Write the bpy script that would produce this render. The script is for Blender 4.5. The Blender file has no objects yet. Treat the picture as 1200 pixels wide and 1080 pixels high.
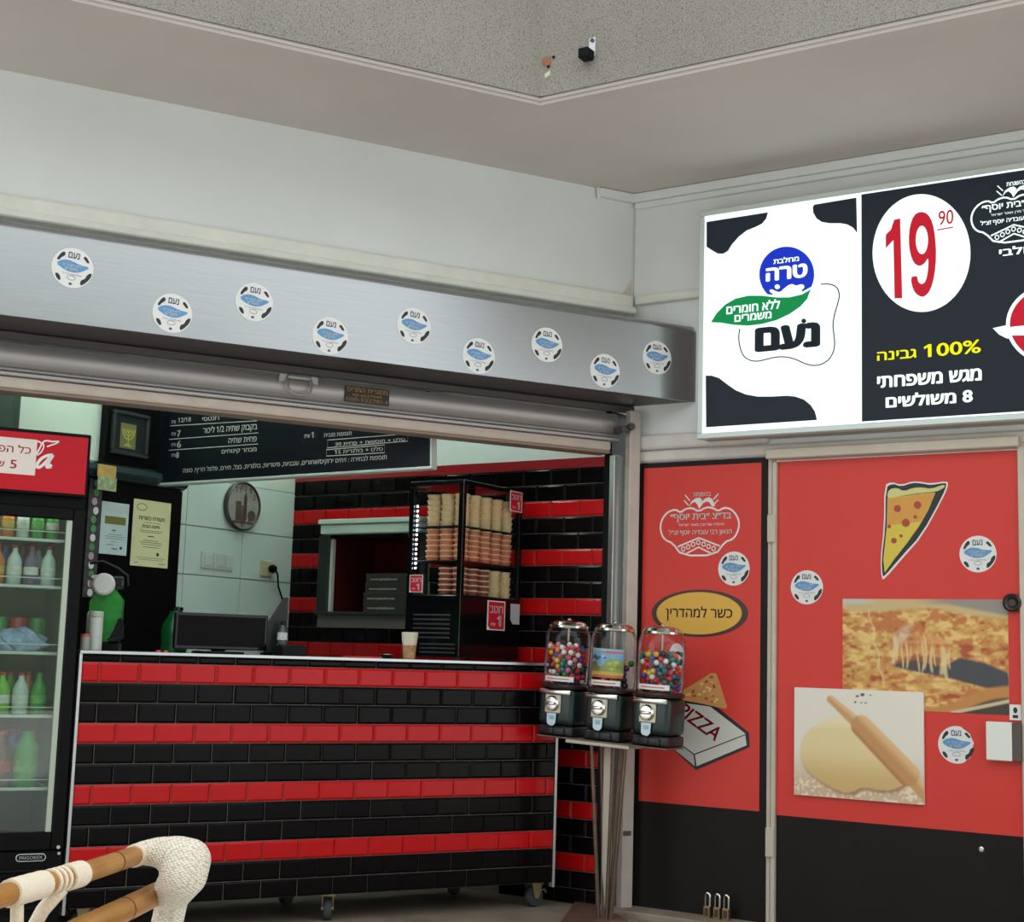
import bpy, bmesh, math, random, re
import numpy as np
from mathutils import Matrix, Vector

# ------------------------------------------------------------------ camera
W_PX, H_PX = 1200, 1080
F_PX = 1707.72
PITCH, ROLL = math.radians(7.63884), math.radians(-1.71284)
CAM_H = 1.10
_cp, _sp, _cr, _sr = math.cos(PITCH), math.sin(PITCH), math.cos(ROLL), math.sin(ROLL)
CM = np.array([[1, 0, 0], [0, _cp, -_sp], [0, _sp, _cp]]) @ np.array([[_cr, 0, _sr], [0, 1, 0], [-_sr, 0, _cr]])
scene = bpy.context.scene
COL = scene.collection
cam_d = bpy.data.cameras.new('camera')
cam_d.sensor_width = 36.0
cam_d.lens = 36.0 * F_PX / W_PX
cam_d.clip_start = 0.05
cam = bpy.data.objects.new('camera', cam_d)
COL.objects.link(cam)
_x, _y, _z = CM[:, 0], CM[:, 1], CM[:, 2]
cam.matrix_world = Matrix(((_x[0], _z[0], -_y[0], 0), (_x[1], _z[1], -_y[1], 0), (_x[2], _z[2], -_y[2], CAM_H), (0, 0, 0, 1)))
scene.camera = cam

# ------------------------------------------------------------------ world and exposure
world = bpy.data.worlds.new('world')
scene.world = world
world.use_nodes = True
_bg = world.node_tree.nodes['Background']
_bg.inputs['Color'].default_value = (0.90, 0.97, 1.0, 1)
_bg.inputs['Strength'].default_value = 1.7
sun_d = bpy.data.lights.new('sun', 'SUN')
sun_d.energy = 4.6
sun_d.angle = math.radians(1.5)
sun_d.color = (1.0, 0.985, 0.96)
sun = bpy.data.objects.new('sun', sun_d)
COL.objects.link(sun)
sun.rotation_euler = (math.radians(-42), 0, math.radians(8))     # high, from behind the building: the front stays in shade
vs = scene.view_settings
vs.view_transform = 'Standard'
vs.look = 'None'
vs.exposure = 0.10
vs.gamma = 1.0
vs.use_curve_mapping = False

random.seed(7)
rng = np.random.default_rng(11)

# ------------------------------------------------------------------ helpers: colour and materials
def lin(c):
    if isinstance(c, str):
        c = tuple(int(c[i:i + 2], 16) for i in (0, 2, 4))
    return tuple(((v / 255) / 12.92 if v / 255 <= 0.04045 else ((v / 255 + 0.055) / 1.055) ** 2.4) for v in c)

MATS = {}
def mat(name, c, rough=0.5, metal=0.0, var=0.0, vscale=12.0, bump=0.0, bscale=60.0, spec=0.5, coat=0.0, stretch=None):
    if name in MATS:
        return MATS[name]
    m = bpy.data.materials.new(name); m.use_nodes = True
    nt = m.node_tree; b = nt.nodes['Principled BSDF']
    col = lin(c)
    b.inputs['Base Color'].default_value = (*col, 1)
    b.inputs['Roughness'].default_value = rough
    b.inputs['Metallic'].default_value = metal
    b.inputs['Specular IOR Level'].default_value = spec
    b.inputs['Coat Weight'].default_value = coat
    if var > 0 or bump > 0:
        tc = nt.nodes.new('ShaderNodeTexCoord')
        src = tc.outputs['Object']
        if stretch:
            mp = nt.nodes.new('ShaderNodeMapping'); mp.inputs['Scale'].default_value = stretch
            nt.links.new(src, mp.inputs['Vector']); src = mp.outputs['Vector']
    if var > 0:
        n = nt.nodes.new('ShaderNodeTexNoise'); n.inputs['Scale'].default_value = vscale
        n.inputs['Detail'].default_value = 6
        nt.links.new(src, n.inputs['Vector'])
        r = nt.nodes.new('ShaderNodeMapRange')
        r.inputs['From Min'].default_value = 0.25; r.inputs['From Max'].default_value = 0.75
        r.inputs['To Min'].default_value = 1 - var; r.inputs['To Max'].default_value = 1 + var
        nt.links.new(n.outputs['Fac'], r.inputs['Value'])
        mx = nt.nodes.new('ShaderNodeVectorMath'); mx.operation = 'MULTIPLY'
        mx.inputs[0].default_value = col
        nt.links.new(r.outputs['Result'], mx.inputs[1])
        nt.links.new(mx.outputs['Vector'], b.inputs['Base Color'])
    if bump > 0:
        n2 = nt.nodes.new('ShaderNodeTexNoise'); n2.inputs['Scale'].default_value = bscale
        n2.inputs['Detail'].default_value = 4
        nt.links.new(src, n2.inputs['Vector'])
        bp = nt.nodes.new('ShaderNodeBump'); bp.inputs['Strength'].default_value = bump
        bp.inputs['Distance'].default_value = 0.004
        nt.links.new(n2.outputs['Fac'], bp.inputs['Height'])
        nt.links.new(bp.outputs['Normal'], b.inputs['Normal'])
    MATS[name] = m
    return m

def emis(name, c, strength):
    if name in MATS:
        return MATS[name]
    m = bpy.data.materials.new(name); m.use_nodes = True
    b = m.node_tree.nodes['Principled BSDF']
    col = lin(c)
    b.inputs['Base Color'].default_value = (*[v * 0.12 for v in col], 1)
    b.inputs['Roughness'].default_value = 0.35
    b.inputs['Specular IOR Level'].default_value = 0.12
    b.inputs['Emission Color'].default_value = (*col, 1)
    b.inputs['Emission Strength'].default_value = strength
    MATS[name] = m
    return m

def glassmat(name, tint=(1, 1, 1), refl=0.06, rough=0.0):
    m = bpy.data.materials.new(name); m.use_nodes = True
    nt = m.node_tree; nt.nodes.clear()
    o = nt.nodes.new('ShaderNodeOutputMaterial')
    t = nt.nodes.new('ShaderNodeBsdfTransparent'); t.inputs['Color'].default_value = (*tint, 1)
    g = nt.nodes.new('ShaderNodeBsdfGlossy'); g.inputs['Roughness'].default_value = rough
    lw = nt.nodes.new('ShaderNodeLayerWeight'); lw.inputs['Blend'].default_value = 0.12
    ad = nt.nodes.new('ShaderNodeMath'); ad.operation = 'ADD'; ad.inputs[1].default_value = refl
    cl = nt.nodes.new('ShaderNodeMath'); cl.operation = 'MINIMUM'; cl.inputs[1].default_value = 0.7
    mx = nt.nodes.new('ShaderNodeMixShader')
    nt.links.new(lw.outputs['Fresnel'], ad.inputs[0]); nt.links.new(ad.outputs[0], cl.inputs[0])
    nt.links.new(cl.outputs[0], mx.inputs['Fac'])
    nt.links.new(t.outputs[0], mx.inputs[1]); nt.links.new(g.outputs[0], mx.inputs[2])
    nt.links.new(mx.outputs[0], o.inputs['Surface'])
    MATS[name] = m
    return m

def attrmat(name, rough=0.45):
    m = bpy.data.materials.new(name); m.use_nodes = True
    nt = m.node_tree
    a = nt.nodes.new('ShaderNodeAttribute'); a.attribute_name = 'print'
    nt.links.new(a.outputs['Color'], nt.nodes['Principled BSDF'].inputs['Base Color'])
    nt.nodes['Principled BSDF'].inputs['Roughness'].default_value = rough
    MATS[name] = m
    return m

def speckle(name, base, dark, light, scale):
    m = bpy.data.materials.new(name); m.use_nodes = True
    nt = m.node_tree; b = nt.nodes['Principled BSDF']; b.inputs['Roughness'].default_value = 0.9
    tc = nt.nodes.new('ShaderNodeTexCoord')
    n = nt.nodes.new('ShaderNodeTexNoise'); n.inputs['Scale'].default_value = scale; n.inputs['Detail'].default_value = 3
    n.inputs['Roughness'].default_value = 0.7
    nt.links.new(tc.outputs['Object'], n.inputs['Vector'])
    r = nt.nodes.new('ShaderNodeValToRGB'); e = r.color_ramp.elements
    e[0].position = 0.34; e[0].color = (*lin(dark), 1)
    e[1].position = 0.68; e[1].color = (*lin(light), 1)
    k = e.new(0.46); k.color = (*lin(base), 1)
    nt.links.new(n.outputs['Fac'], r.inputs['Fac'])
    n3 = nt.nodes.new('ShaderNodeTexNoise'); n3.inputs['Scale'].default_value = 2.2; n3.inputs['Detail'].default_value = 4
    nt.links.new(tc.outputs['Object'], n3.inputs['Vector'])
    mr = nt.nodes.new('ShaderNodeMapRange'); mr.inputs['To Min'].default_value = 0.8; mr.inputs['To Max'].default_value = 1.2
    nt.links.new(n3.outputs['Fac'], mr.inputs['Value'])
    vm = nt.nodes.new('ShaderNodeVectorMath'); vm.operation = 'MULTIPLY'
    nt.links.new(r.outputs['Color'], vm.inputs[0]); nt.links.new(mr.outputs['Result'], vm.inputs[1])
    nt.links.new(vm.outputs['Vector'], b.inputs['Base Color'])
    bp = nt.nodes.new('ShaderNodeBump'); bp.inputs['Strength'].default_value = 0.5; bp.inputs['Distance'].default_value = 0.003
    nt.links.new(n.outputs['Fac'], bp.inputs['Height']); nt.links.new(bp.outputs['Normal'], b.inputs['Normal'])
    MATS[name] = m
    return m

def weavemat(name, c1, c2, scale):
    m = bpy.data.materials.new(name); m.use_nodes = True
    nt = m.node_tree; b = nt.nodes['Principled BSDF']; b.inputs['Roughness'].default_value = 0.6
    tc = nt.nodes.new('ShaderNodeTexCoord')
    mp = nt.nodes.new('ShaderNodeMapping'); mp.inputs['Scale'].default_value = (1.0, 1.0, 1.7)
    mp.inputs['Rotation'].default_value = (0.0, 0.5, 0.0)
    nt.links.new(tc.outputs['Object'], mp.inputs['Vector'])
    v = nt.nodes.new('ShaderNodeTexVoronoi'); v.inputs['Scale'].default_value = scale; v.inputs['Randomness'].default_value = 0.35
    nt.links.new(mp.outputs['Vector'], v.inputs['Vector'])
    r = nt.nodes.new('ShaderNodeValToRGB'); e = r.color_ramp.elements
    e[0].position = 0.35; e[0].color = (*lin(c1), 1); e[1].position = 0.75; e[1].color = (*lin(c2), 1)
    nt.links.new(v.outputs['Distance'], r.inputs['Fac']); nt.links.new(r.outputs['Color'], b.inputs['Base Color'])
    bp = nt.nodes.new('ShaderNodeBump'); bp.inputs['Strength'].default_value = 0.9; bp.inputs['Distance'].default_value = 0.004
    bp.invert = True
    nt.links.new(v.outputs['Distance'], bp.inputs['Height']); nt.links.new(bp.outputs['Normal'], b.inputs['Normal'])
    MATS[name] = m
    return m

# ------------------------------------------------------------------ helpers: frames
def ray(px, py):
    return CM @ np.array([(px - 600) / F_PX, 1.0, -(py - 540) / F_PX])
def at_z(px, py, z):
    q = ray(px, py); t = (z - CAM_H) / q[2]
    return Vector((q[0] * t, q[1] * t, z))

class Frame:
    """Local x runs along a surface, y into it (away from the court), z up."""
    def __init__(s, x, y, deg, z=0.0, tilt=0.0):
        a = math.radians(deg)
        s.M = Matrix.Translation((x, y, z)) @ Matrix.Rotation(a, 4, 'Z') @ Matrix.Rotation(tilt, 4, 'Y')
        s.Mi = s.M.inverted()
        s.deg = deg
    def at(s, px, py, off=0.0):
        """(x, z) where the line of sight through a pixel meets the plane y = -off."""
        o = s.Mi @ Vector((0, 0, CAM_H)); d = s.Mi.to_3x3() @ Vector(ray(px, py))
        t = (-off - o.y) / d.y
        p = o + d * t
        return p.x, p.z
    def w(s, x, y, z):
        return s.M @ Vector((x, y, z))

FC = Frame(0, 6.536, 29)              # counter front
FS = Frame(0, 7.03, -33)              # tiled side wall, doors and sign
FL = Frame(0.541, 6.679, 27)          # shop front over the opening
FK = Frame(-1.160, 7.783, 57)         # white tiled back wall

# ------------------------------------------------------------------ helpers: meshes
def box(bm, x0, x1, y0, y1, z0, z1, bev=0.0, seg=1):
    r = bmesh.ops.create_cube(bm, size=1.0)
    for v in r['verts']:
        v.co = Vector(((x0 + x1) / 2 + v.co.x * (x1 - x0), (y0 + y1) / 2 + v.co.y * (y1 - y0), (z0 + z1) / 2 + v.co.z * (z1 - z0)))
    if bev > 0:
        es = list({e for v in r['verts'] for e in v.link_edges})
        bmesh.ops.bevel(bm, geom=es, offset=bev, segments=seg, affect='EDGES', profile=0.5)
def ring_pts(c, u, v, r, n):
    return [c + u * (math.cos(2 * math.pi * k / n) * r) + v * (math.sin(2 * math.pi * k / n) * r) for k in range(n)]
def tube(bm, pts, r, n=10, caps=True):
    pts = [Vector(p) for p in pts]
    rs = r if isinstance(r, (list, tuple)) else [r] * len(pts)
    rings = []
    u = None
    for i, p in enumerate(pts):
        d = (pts[min(i + 1, len(pts) - 1)] - pts[max(i - 1, 0)]).normalized()
        if u is None:
            u = d.orthogonal().normalized()
        else:
            u = (u - d * u.dot(d)).normalized()
        v = d.cross(u)
        rings.append([bm.verts.new(q) for q in ring_pts(p, u, v, rs[i], n)])
    for a, b in zip(rings, rings[1:]):
        for k in range(n):
            bm.faces.new((a[k], a[(k + 1) % n], b[(k + 1) % n], b[k]))
    if caps:
        bm.faces.new(rings[0][::-1]); bm.faces.new(rings[-1])
def lathe(bm, prof, n=24, c=(0, 0, 0), axis='Z', closed_ends=True):
    c = Vector(c)
    rings = []
    for r, h in prof:
        ring = []
        for k in range(n):
            a = 2 * math.pi * k / n
            if axis == 'Z': q = Vector((math.cos(a) * r, math.sin(a) * r, h))
            elif axis == 'Y': q = Vector((math.cos(a) * r, h, math.sin(a) * r))
            else: q = Vector((h, math.cos(a) * r, math.sin(a) * r))
            ring.append(bm.verts.new(c + q))
        rings.append(ring)
    for a, b in zip(rings, rings[1:]):
        for k in range(n):
            bm.faces.new((a[k], a[(k + 1) % n], b[(k + 1) % n], b[k]))
    if closed_ends:
        bm.faces.new(rings[0][::-1]); bm.faces.new(rings[-1])
def sphere(bm, c, r, seg=12, rings=8):
    bmesh.ops.create_uvsphere(bm, u_segments=seg, v_segments=rings, radius=r, matrix=Matrix.Translation(c))
def extrude_x(bm, prof, x0, x1):
    a = [bm.verts.new((x0, y, z)) for y, z in prof]; b = [bm.verts.new((x1, y, z)) for y, z in prof]
    n = len(prof)
    for k in range(n): bm.faces.new((a[k], b[k], b[(k + 1) % n], a[(k + 1) % n]))
    bm.faces.new(a); bm.faces.new(b[::-1])
def prism(bm, poly, y0, y1):
    """Polygon in x, z pushed from y0 (front) to y1."""
    a = [bm.verts.new((x, y0, z)) for x, z in poly]
    b = [bm.verts.new((x, y1, z)) for x, z in poly]
    n = len(poly)
    bm.faces.new(a); bm.faces.new(b[::-1])
    for k in range(n):
        bm.faces.new((a[k], b[k], b[(k + 1) % n], a[(k + 1) % n]))
def prism_z(bm, poly, z0, z1):
    a = [bm.verts.new((x, y, z0)) for x, y in poly]
    b = [bm.verts.new((x, y, z1)) for x, y in poly]
    n = len(poly)
    bm.faces.new(a); bm.faces.new(b[::-1])
    for k in range(n):
        bm.faces.new((a[k], b[k], b[(k + 1) % n], a[(k + 1) % n]))
def ellipse(cx, cz, rx, rz, n=40, a0=0.0):
    return [(cx + rx * math.cos(a0 + 2 * math.pi * k / n), cz + rz * math.sin(a0 + 2 * math.pi * k / n)) for k in range(n)]
def ribbon(bm, pts, wd, y0, y1, closed=False):
    pts = [Vector((p[0], p[1])) for p in pts]
    n = len(pts)
    L, R = [], []
    for i in range(n):
        if closed: d = pts[(i + 1) % n] - pts[i - 1]
        else: d = pts[min(i + 1, n - 1)] - pts[max(i - 1, 0)]
        d = d.normalized() if d.length > 1e-9 else Vector((1, 0))
        nn = Vector((-d.y, d.x)) * wd / 2
        L.append(pts[i] + nn); R.append(pts[i] - nn)
    f = [(bm.verts.new((a.x, y0, a.y)), bm.verts.new((b.x, y0, b.y)), bm.verts.new((a.x, y1, a.y)), bm.verts.new((b.x, y1, b.y))) for a, b in zip(L, R)]
    rg = range(n) if closed else range(n - 1)
    for i in rg:
        p, q = f[i], f[(i + 1) % n]
        bm.faces.new((p[0], q[0], q[1], p[1])); bm.faces.new((p[2], p[3], q[3], q[2]))
        bm.faces.new((p[0], p[2], q[2], q[0])); bm.faces.new((p[1], q[1], q[3], p[3]))
def smooth_poly(pts, it=2, closed=True):
    for _ in range(it):
        o = []
        n = len(pts)
        for i in range(n if closed else n - 1):
            a, b = pts[i], pts[(i + 1) % n]
            o.append((a[0] * .75 + b[0] * .25, a[1] * .75 + b[1] * .25)); o.append((a[0] * .25 + b[0] * .75, a[1] * .25 + b[1] * .75))
        if not closed: o = [pts[0]] + o + [pts[-1]]
        pts = o
    return pts

def mesh_of(name, bm, m=None, smooth=False):
    bmesh.ops.recalc_face_normals(bm, faces=bm.faces[:])
    me = bpy.data.meshes.new(name); bm.to_mesh(me); bm.free()
    if m: me.materials.append(m)
    if smooth:
        me.shade_smooth()
        me.set_sharp_from_angle(angle=math.radians(38))
    return me
def link(name, me, parent=None, M=None):
    o = bpy.data.objects.new(name, me); COL.objects.link(o)
    if parent: o.parent = parent
    if M is not None: o.matrix_basis = M
    return o
ORG = {}
def thing(name, label, cat, fr, org=(0, 0, 0), group=None, rot=None):
    """Empty at a thing's base; org is its place in the frame, its parts are drawn in frame coordinates."""
    o = bpy.data.objects.new(name, None); COL.objects.link(o)
    o.empty_display_size = 0.05
    M = (fr.M if fr else Matrix.Identity(4)) @ Matrix.Translation(org)
    if rot is not None: M = M @ rot
    o.matrix_basis = M
    o['label'] = label; o['category'] = cat
    if group: o['group'] = group
    ORG[o.name] = Vector(org)
    return o
def part(name, bm, m, t, smooth=False, label=None):
    off = ORG.get(t.name, None)
    if off is None and t.parent: off = ORG.get(t.parent.name)
    if off is not None:
        for v in bm.verts: v.co -= off
    o = link(name, mesh_of(name, bm, m, smooth), t)
    if label: o['label'] = label
    return o
def tag(o, label, cat, group=None):
    o['label'] = label; o['category'] = cat
    if group: o['group'] = group
    return o
def struct(name, bm, m, fr=None, parent=None, smooth=False, label=None):
    o = link(name, mesh_of(name, bm, m, smooth), parent, None if parent else (fr.M if fr else None))
    if not parent:
        o['kind'] = 'structure'
        if label: o['label'] = label
    return o
NB = bmesh.new

# ------------------------------------------------------------------ helpers: lettering
def heb(s):
    r = s[::-1]
    return re.sub(r'[0-9A-Za-z./%\-]+', lambda k: k.group(0)[::-1], r)
from mathutils.geometry import delaunay_2d_cdt
GLY = {}
def glyph_fill(body, shear, spacing):
    """Outline text filled by the non-zero winding rule: (points, triangles)."""
    key = (body, shear, spacing)
    if key in GLY: return GLY[key]
    c = bpy.data.curves.new('lettering', 'FONT')
    c.body = body; c.size = 1.0; c.resolution_u = 3; c.shear = shear; c.space_character = spacing; c.fill_mode = 'NONE'
    o = bpy.data.objects.new('lettering', c); COL.objects.link(o)
    bpy.context.view_layer.update()
    me = bpy.data.meshes.new_from_object(o.evaluated_get(bpy.context.evaluated_depsgraph_get()))
    bpy.data.objects.remove(o); bpy.data.curves.remove(c)
    co = [(v.co.x, v.co.y) for v in me.vertices]
    nxt = {}
    for e in me.edges:
        nxt.setdefault(e.vertices[0], []).append(e.vertices[1]); nxt.setdefault(e.vertices[1], []).append(e.vertices[0])
    bpy.data.meshes.remove(me)
    seen, loops = set(), []
    for a in range(len(co)):
        if a in seen or a not in nxt: continue
        lp, prev, cur = [a], None, a
        seen.add(a)
        while True:
            n = [k for k in nxt[cur] if k != prev and k not in seen]
            if not n: break
            k = a + 1 if (cur == a and a + 1 in n) else n[0]
            prev, cur = cur, k; seen.add(k); lp.append(k)
        if len(lp) > 2: loops.append([co[k] for k in lp])
    if '1' in body and 'I' not in body:
        for lp in list(loops):
            xs = [p[0] for p in lp]; ys = [p[1] for p in lp]
            if len(lp) == 4 and max(ys) - min(ys) > .65 and max(xs) - min(xs) < .13:
                x, t = min(xs), max(ys)
                fl = [(x + .01, t), (x - .15, t - .12), (x - .15, t - .22), (x + .01, t - .12)]
                if sum(lp[k][0] * lp[(k + 1) % 4][1] - lp[(k + 1) % 4][0] * lp[k][1] for k in range(4)) < 0: fl = fl[::-1]
                loops.append(fl)
    pts, edges = [], []
    for lp in loops:
        b = len(pts); n = len(lp)
        pts += [Vector(p) for p in lp]; edges += [(b + k, b + (k + 1) % n) for k in range(n)]
    r = delaunay_2d_cdt(pts, edges, [], 0, 1e-6)
    vo, fo = r[0], r[2]
    C = np.array([[(vo[f[0]][j] + vo[f[1]][j] + vo[f[2]][j]) / 3 for j in (0, 1)] for f in fo])
    E = np.array([(*pts[a], *pts[b]) for a, b in edges])
    wn = np.zeros(len(C), int)
    for x1, y1, x2, y2 in E:
        side = (x2 - x1) * (C[:, 1] - y1) - (C[:, 0] - x1) * (y2 - y1)
        wn += ((y1 <= C[:, 1]) & (y2 > C[:, 1]) & (side > 0)).astype(int) - ((y1 > C[:, 1]) & (y2 <= C[:, 1]) & (side < 0)).astype(int)
    GLY[key] = ([(v[0], v[1]) for v in vo], [tuple(f) for f, w in zip(fo, wn) if w != 0])
    return GLY[key]
def text_bm(body, x0, z0, x1, z1, y, bold=0.02, angle=0.0, shear=0.0, spacing=1.0):
    pts, tris = glyph_fill(body, shear, spacing)
    bm = NB()
    used = sorted({k for f in tris for k in f})
    P = np.array([pts[k] for k in used]); ix = {k: i for i, k in enumerate(used)}
    a0, b0 = P.min(0) - (bold, bold * .6); a1, b1 = P.max(0) + (bold, bold * .6)
    cx, cz = (x0 + x1) / 2, (z0 + z1) / 2
    ca, sa = math.cos(angle), math.sin(angle)
    for dx_, dy_ in (((bold, 0), (-bold, 0), (0, bold * .6), (0, -bold * .6)) + (((0, 0), (bold * .7, bold * .4), (-bold * .7, bold * .4), (bold * .7, -bold * .4), (-bold * .7, -bold * .4), (bold * .4, 0), (-bold * .4, 0)) if bold > .025 else ()) if bold > 0 else ((0, 0),)):
        vs_ = []
        for p in P:
            dx = ((p[0] + dx_ - a0) / (a1 - a0) - .5) * (x1 - x0); dz = ((p[1] + dy_ - b0) / (b1 - b0) - .5) * (z1 - z0)
            vs_.append(bm.verts.new((cx + dx * ca - dz * sa, y, cz + dx * sa + dz * ca)))
        for f in tris:
            bm.faces.new([vs_[ix[k]] for k in f])
    return bm
def ptext(fr, body, lb, rt, off, m, t, name='lettering', bold=0.02, lift=0.0012, **k):
    x0, z0 = fr.at(*lb, off); x1, z1 = fr.at(*rt, off)
    return part(name, text_bm(body, x0, z0, x1, z1, -off - lift, bold, **k), m, t)
def ppoly(fr, pts, off, m, t, name, lift=0.0006, smooth=0):
    pts = [fr.at(x, y, off) for x, y in pts]
    if smooth: pts = smooth_poly(pts, smooth)
    bm = NB(); prism(bm, pts, -off - lift, -off)
    return part(name, bm, m, t)
def pellipse(cx, cy, rx, ry, n=40):
    return [(cx + rx * math.cos(2 * math.pi * k / n), cy + ry * math.sin(2 * math.pi * k / n)) for k in range(n)]

def value_noise(w, h, fx, fy, seed):
    g = np.random.default_rng(seed).random((fy + 2, fx + 2))
    x = np.linspace(0, fx, w, endpoint=False); y = np.linspace(0, fy, h, endpoint=False)
    xi, yi = x.astype(int), y.astype(int)
    tx, ty = x - xi, y - yi
    tx = tx * tx * (3 - 2 * tx); ty = ty * ty * (3 - 2 * ty)
    a = g[np.ix_(yi, xi)]; b = g[np.ix_(yi, xi + 1)]; c = g[np.ix_(yi + 1, xi)]; d = g[np.ix_(yi + 1, xi + 1)]
    return (a * (1 - tx) + b * tx) * (1 - ty)[:, None] + (c * (1 - tx) + d * tx) * ty[:, None]
def print_mesh(name, x0, x1, z0, z1, y, img):
    """Flat printed picture: a grid whose points carry the print's colours. img is h x w x 3 in 0..255, top row first."""
    h, w, _ = img.shape
    xs = np.linspace(x0, x1, w); zs = np.linspace(z1, z0, h)
    X, Z = np.meshgrid(xs, zs)
    co = np.stack([X, np.full_like(X, y), Z], -1).reshape(-1, 3)
    idx = np.arange(w * h).reshape(h, w)
    f = np.stack([idx[1:, :-1], idx[1:, 1:], idx[:-1, 1:], idx[:-1, :-1]], -1).reshape(-1, 4)
    me = bpy.data.meshes.new(name)
    me.from_pydata(co.tolist(), [], f.tolist())
    a = me.color_attributes.new('print', 'FLOAT_COLOR', 'POINT')
    c = np.clip(img / 255.0, 0, 1)
    c = np.where(c <= .04045, c / 12.92, ((c + .055) / 1.055) ** 2.4)
    a.data.foreach_set('color', np.concatenate([c, np.ones((h, w, 1))], -1).reshape(-1).astype(np.float32))
    return me
def mixc(img, mask, c):
    m = np.clip(mask, 0, 1)[..., None]
    return img * (1 - m) + np.array(c, float) * m
def sstep(a, b, x):
    t = np.clip((x - a) / (b - a), 0, 1); return t * t * (3 - 2 * t)
def poly_mask(U, V, pts):
    inside = np.zeros(U.shape, bool)
    n = len(pts)
    for i in range(n):
        x1, y1 = pts[i]; x2, y2 = pts[(i + 1) % n]
        if y1 == y2: continue
        c = ((V < y1) != (V < y2)) & (U < (x2 - x1) * (V - y1) / (y2 - y1) + x1)
        inside ^= c
    return inside.astype(float)
def blur(a, k=1):
    for _ in range(k):
        p = np.pad(a, 1, mode='edge')
        a = (p[:-2, 1:-1] + p[2:, 1:-1] + p[1:-1, :-2] + p[1:-1, 2:] + 2 * a) / 6
    return a

# ------------------------------------------------------------------ materials
M_white = mat('white_paint', (222, 224, 222), 0.7, var=0.035, vscale=3.0, bump=0.12, bscale=25)
M_soffit = mat('soffit_paint', (204, 195, 190), 0.75, var=0.06, vscale=1.6, bump=0.1, bscale=30)
M_concrete = speckle('speckled_concrete', (140, 134, 125), (84, 79, 73), (158, 152, 142), 210)
M_floor = mat('floor_concrete', (134, 121, 106), 0.6, var=0.22, vscale=5.0, bump=0.3, bscale=40)
M_floor2 = mat('shop_floor', (96, 92, 86), 0.5, var=0.18, vscale=6.0)
M_court = mat('court_render', (104, 108, 96), 0.9, var=0.25, vscale=0.8)
M_paving = mat('court_paving', (200, 199, 194), 0.8, var=0.08, vscale=2.0)
M_redt = mat('red_tile', (188, 16, 20), 0.18, var=0.06, vscale=14, spec=0.22)
M_blkt = mat('black_tile', (13, 9, 10), 0.14, var=0.2, vscale=10, spec=0.10)
M_grout = mat('grout', (138, 132, 126), 0.85)
M_wtile = mat('white_tile', (210, 226, 219), 0.22, var=0.02, vscale=5)
M_wgrout = mat('white_grout', (150, 158, 152), 0.8)
M_black = mat('black_paint', (13, 12, 14), 0.35, var=0.12, vscale=8, spec=0.11)
M_blackg = mat('black_gloss', (9, 10, 12), 0.12, spec=0.3)
M_rub = mat('dark_rubber', (58, 58, 60), 0.7)
M_steel = mat('brushed_steel', (196, 198, 198), 0.32, metal=0.9, var=0.06, vscale=8, stretch=(1, 8, 30))
M_alu = mat('aluminium_sheet', (166, 168, 169), 0.24, metal=0.85, var=0.05, vscale=5, stretch=(1, 6, 30))
M_slat = mat('galvanised_slat', (176, 170, 168), 0.45, metal=0.55, var=0.06, vscale=6, stretch=(1, 6, 20))
M_dark_metal = mat('dark_metal', (86, 80, 80), 0.45, metal=0.5)
M_frame = mat('grey_profile', (206, 214, 210), 0.4, metal=0.25)
M_beige = mat('beige_metal', (196, 184, 168), 0.5, var=0.07, vscale=9)
M_pinkgrey = mat('worn_post_paint', (188, 176, 166), 0.5, metal=0.2, var=0.09, vscale=12)
M_bar = mat('beige_bar', (200, 184, 172), 0.55, var=0.08, vscale=10)
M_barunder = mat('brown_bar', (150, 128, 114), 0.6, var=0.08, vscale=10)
M_chrome = mat('chrome', (215, 212, 205), 0.16, metal=1.0)
M_doorred = mat('red_vinyl', (212, 56, 46), 0.42, var=0.02, vscale=3, spec=0.35)
M_doorblk = mat('black_door', (26, 21, 20), 0.5, var=0.15, vscale=5, spec=0.2)
M_print_w = mat('white_print', (226, 224, 220), 0.5)
M_print_b = mat('black_print', (30, 30, 34), 0.5)
M_blue = mat('blue_print', (92, 148, 196), 0.45)
M_greyblue = mat('grey_blue_print', (70, 84, 120), 0.45)
M_yellow = mat('yellow_print', (222, 170, 62), 0.45)
M_dbrown = mat('dark_brown_print', (66, 32, 26), 0.45)
M_paper = mat('paper', (228, 228, 220), 0.6)
M_cream = mat('cream_paper', (222, 216, 168), 0.6)
M_fred = mat('fridge_red', (190, 14, 34), 0.35, spec=0.25)
M_wood = mat('bamboo', (162, 110, 50), 0.3, var=0.2, vscale=18, stretch=(1, 1, 1))
M_node = mat('bamboo_node', (96, 58, 24), 0.4)
M_wrap = mat('cream_binding', (228, 212, 188), 0.55, bump=0.6, bscale=160)
M_weave = weavemat('woven_rattan', (236, 226, 210), (190, 172, 150), 150)
M_glass = glassmat('clear_glass', (0.93, 0.97, 0.95), 0.05)
M_plastic = glassmat('clear_plastic', (0.96, 0.96, 0.96), 0.03, 0.02)
M_photo = attrmat('printed_photo')

# sign faces lit from behind
E_white = emis('lit_white', (236, 255, 250), 1.16)
E_black = emis('lit_black', (40, 48, 56), 0.62)
E_blue = emis('lit_blue', (24, 52, 200), 0.85)
E_green = emis('lit_green', (10, 142, 74), 0.85)
E_red = emis('lit_red', (198, 26, 46), 0.85)
E_yellow = emis('lit_yellow', (246, 238, 10), 0.95)

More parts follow.
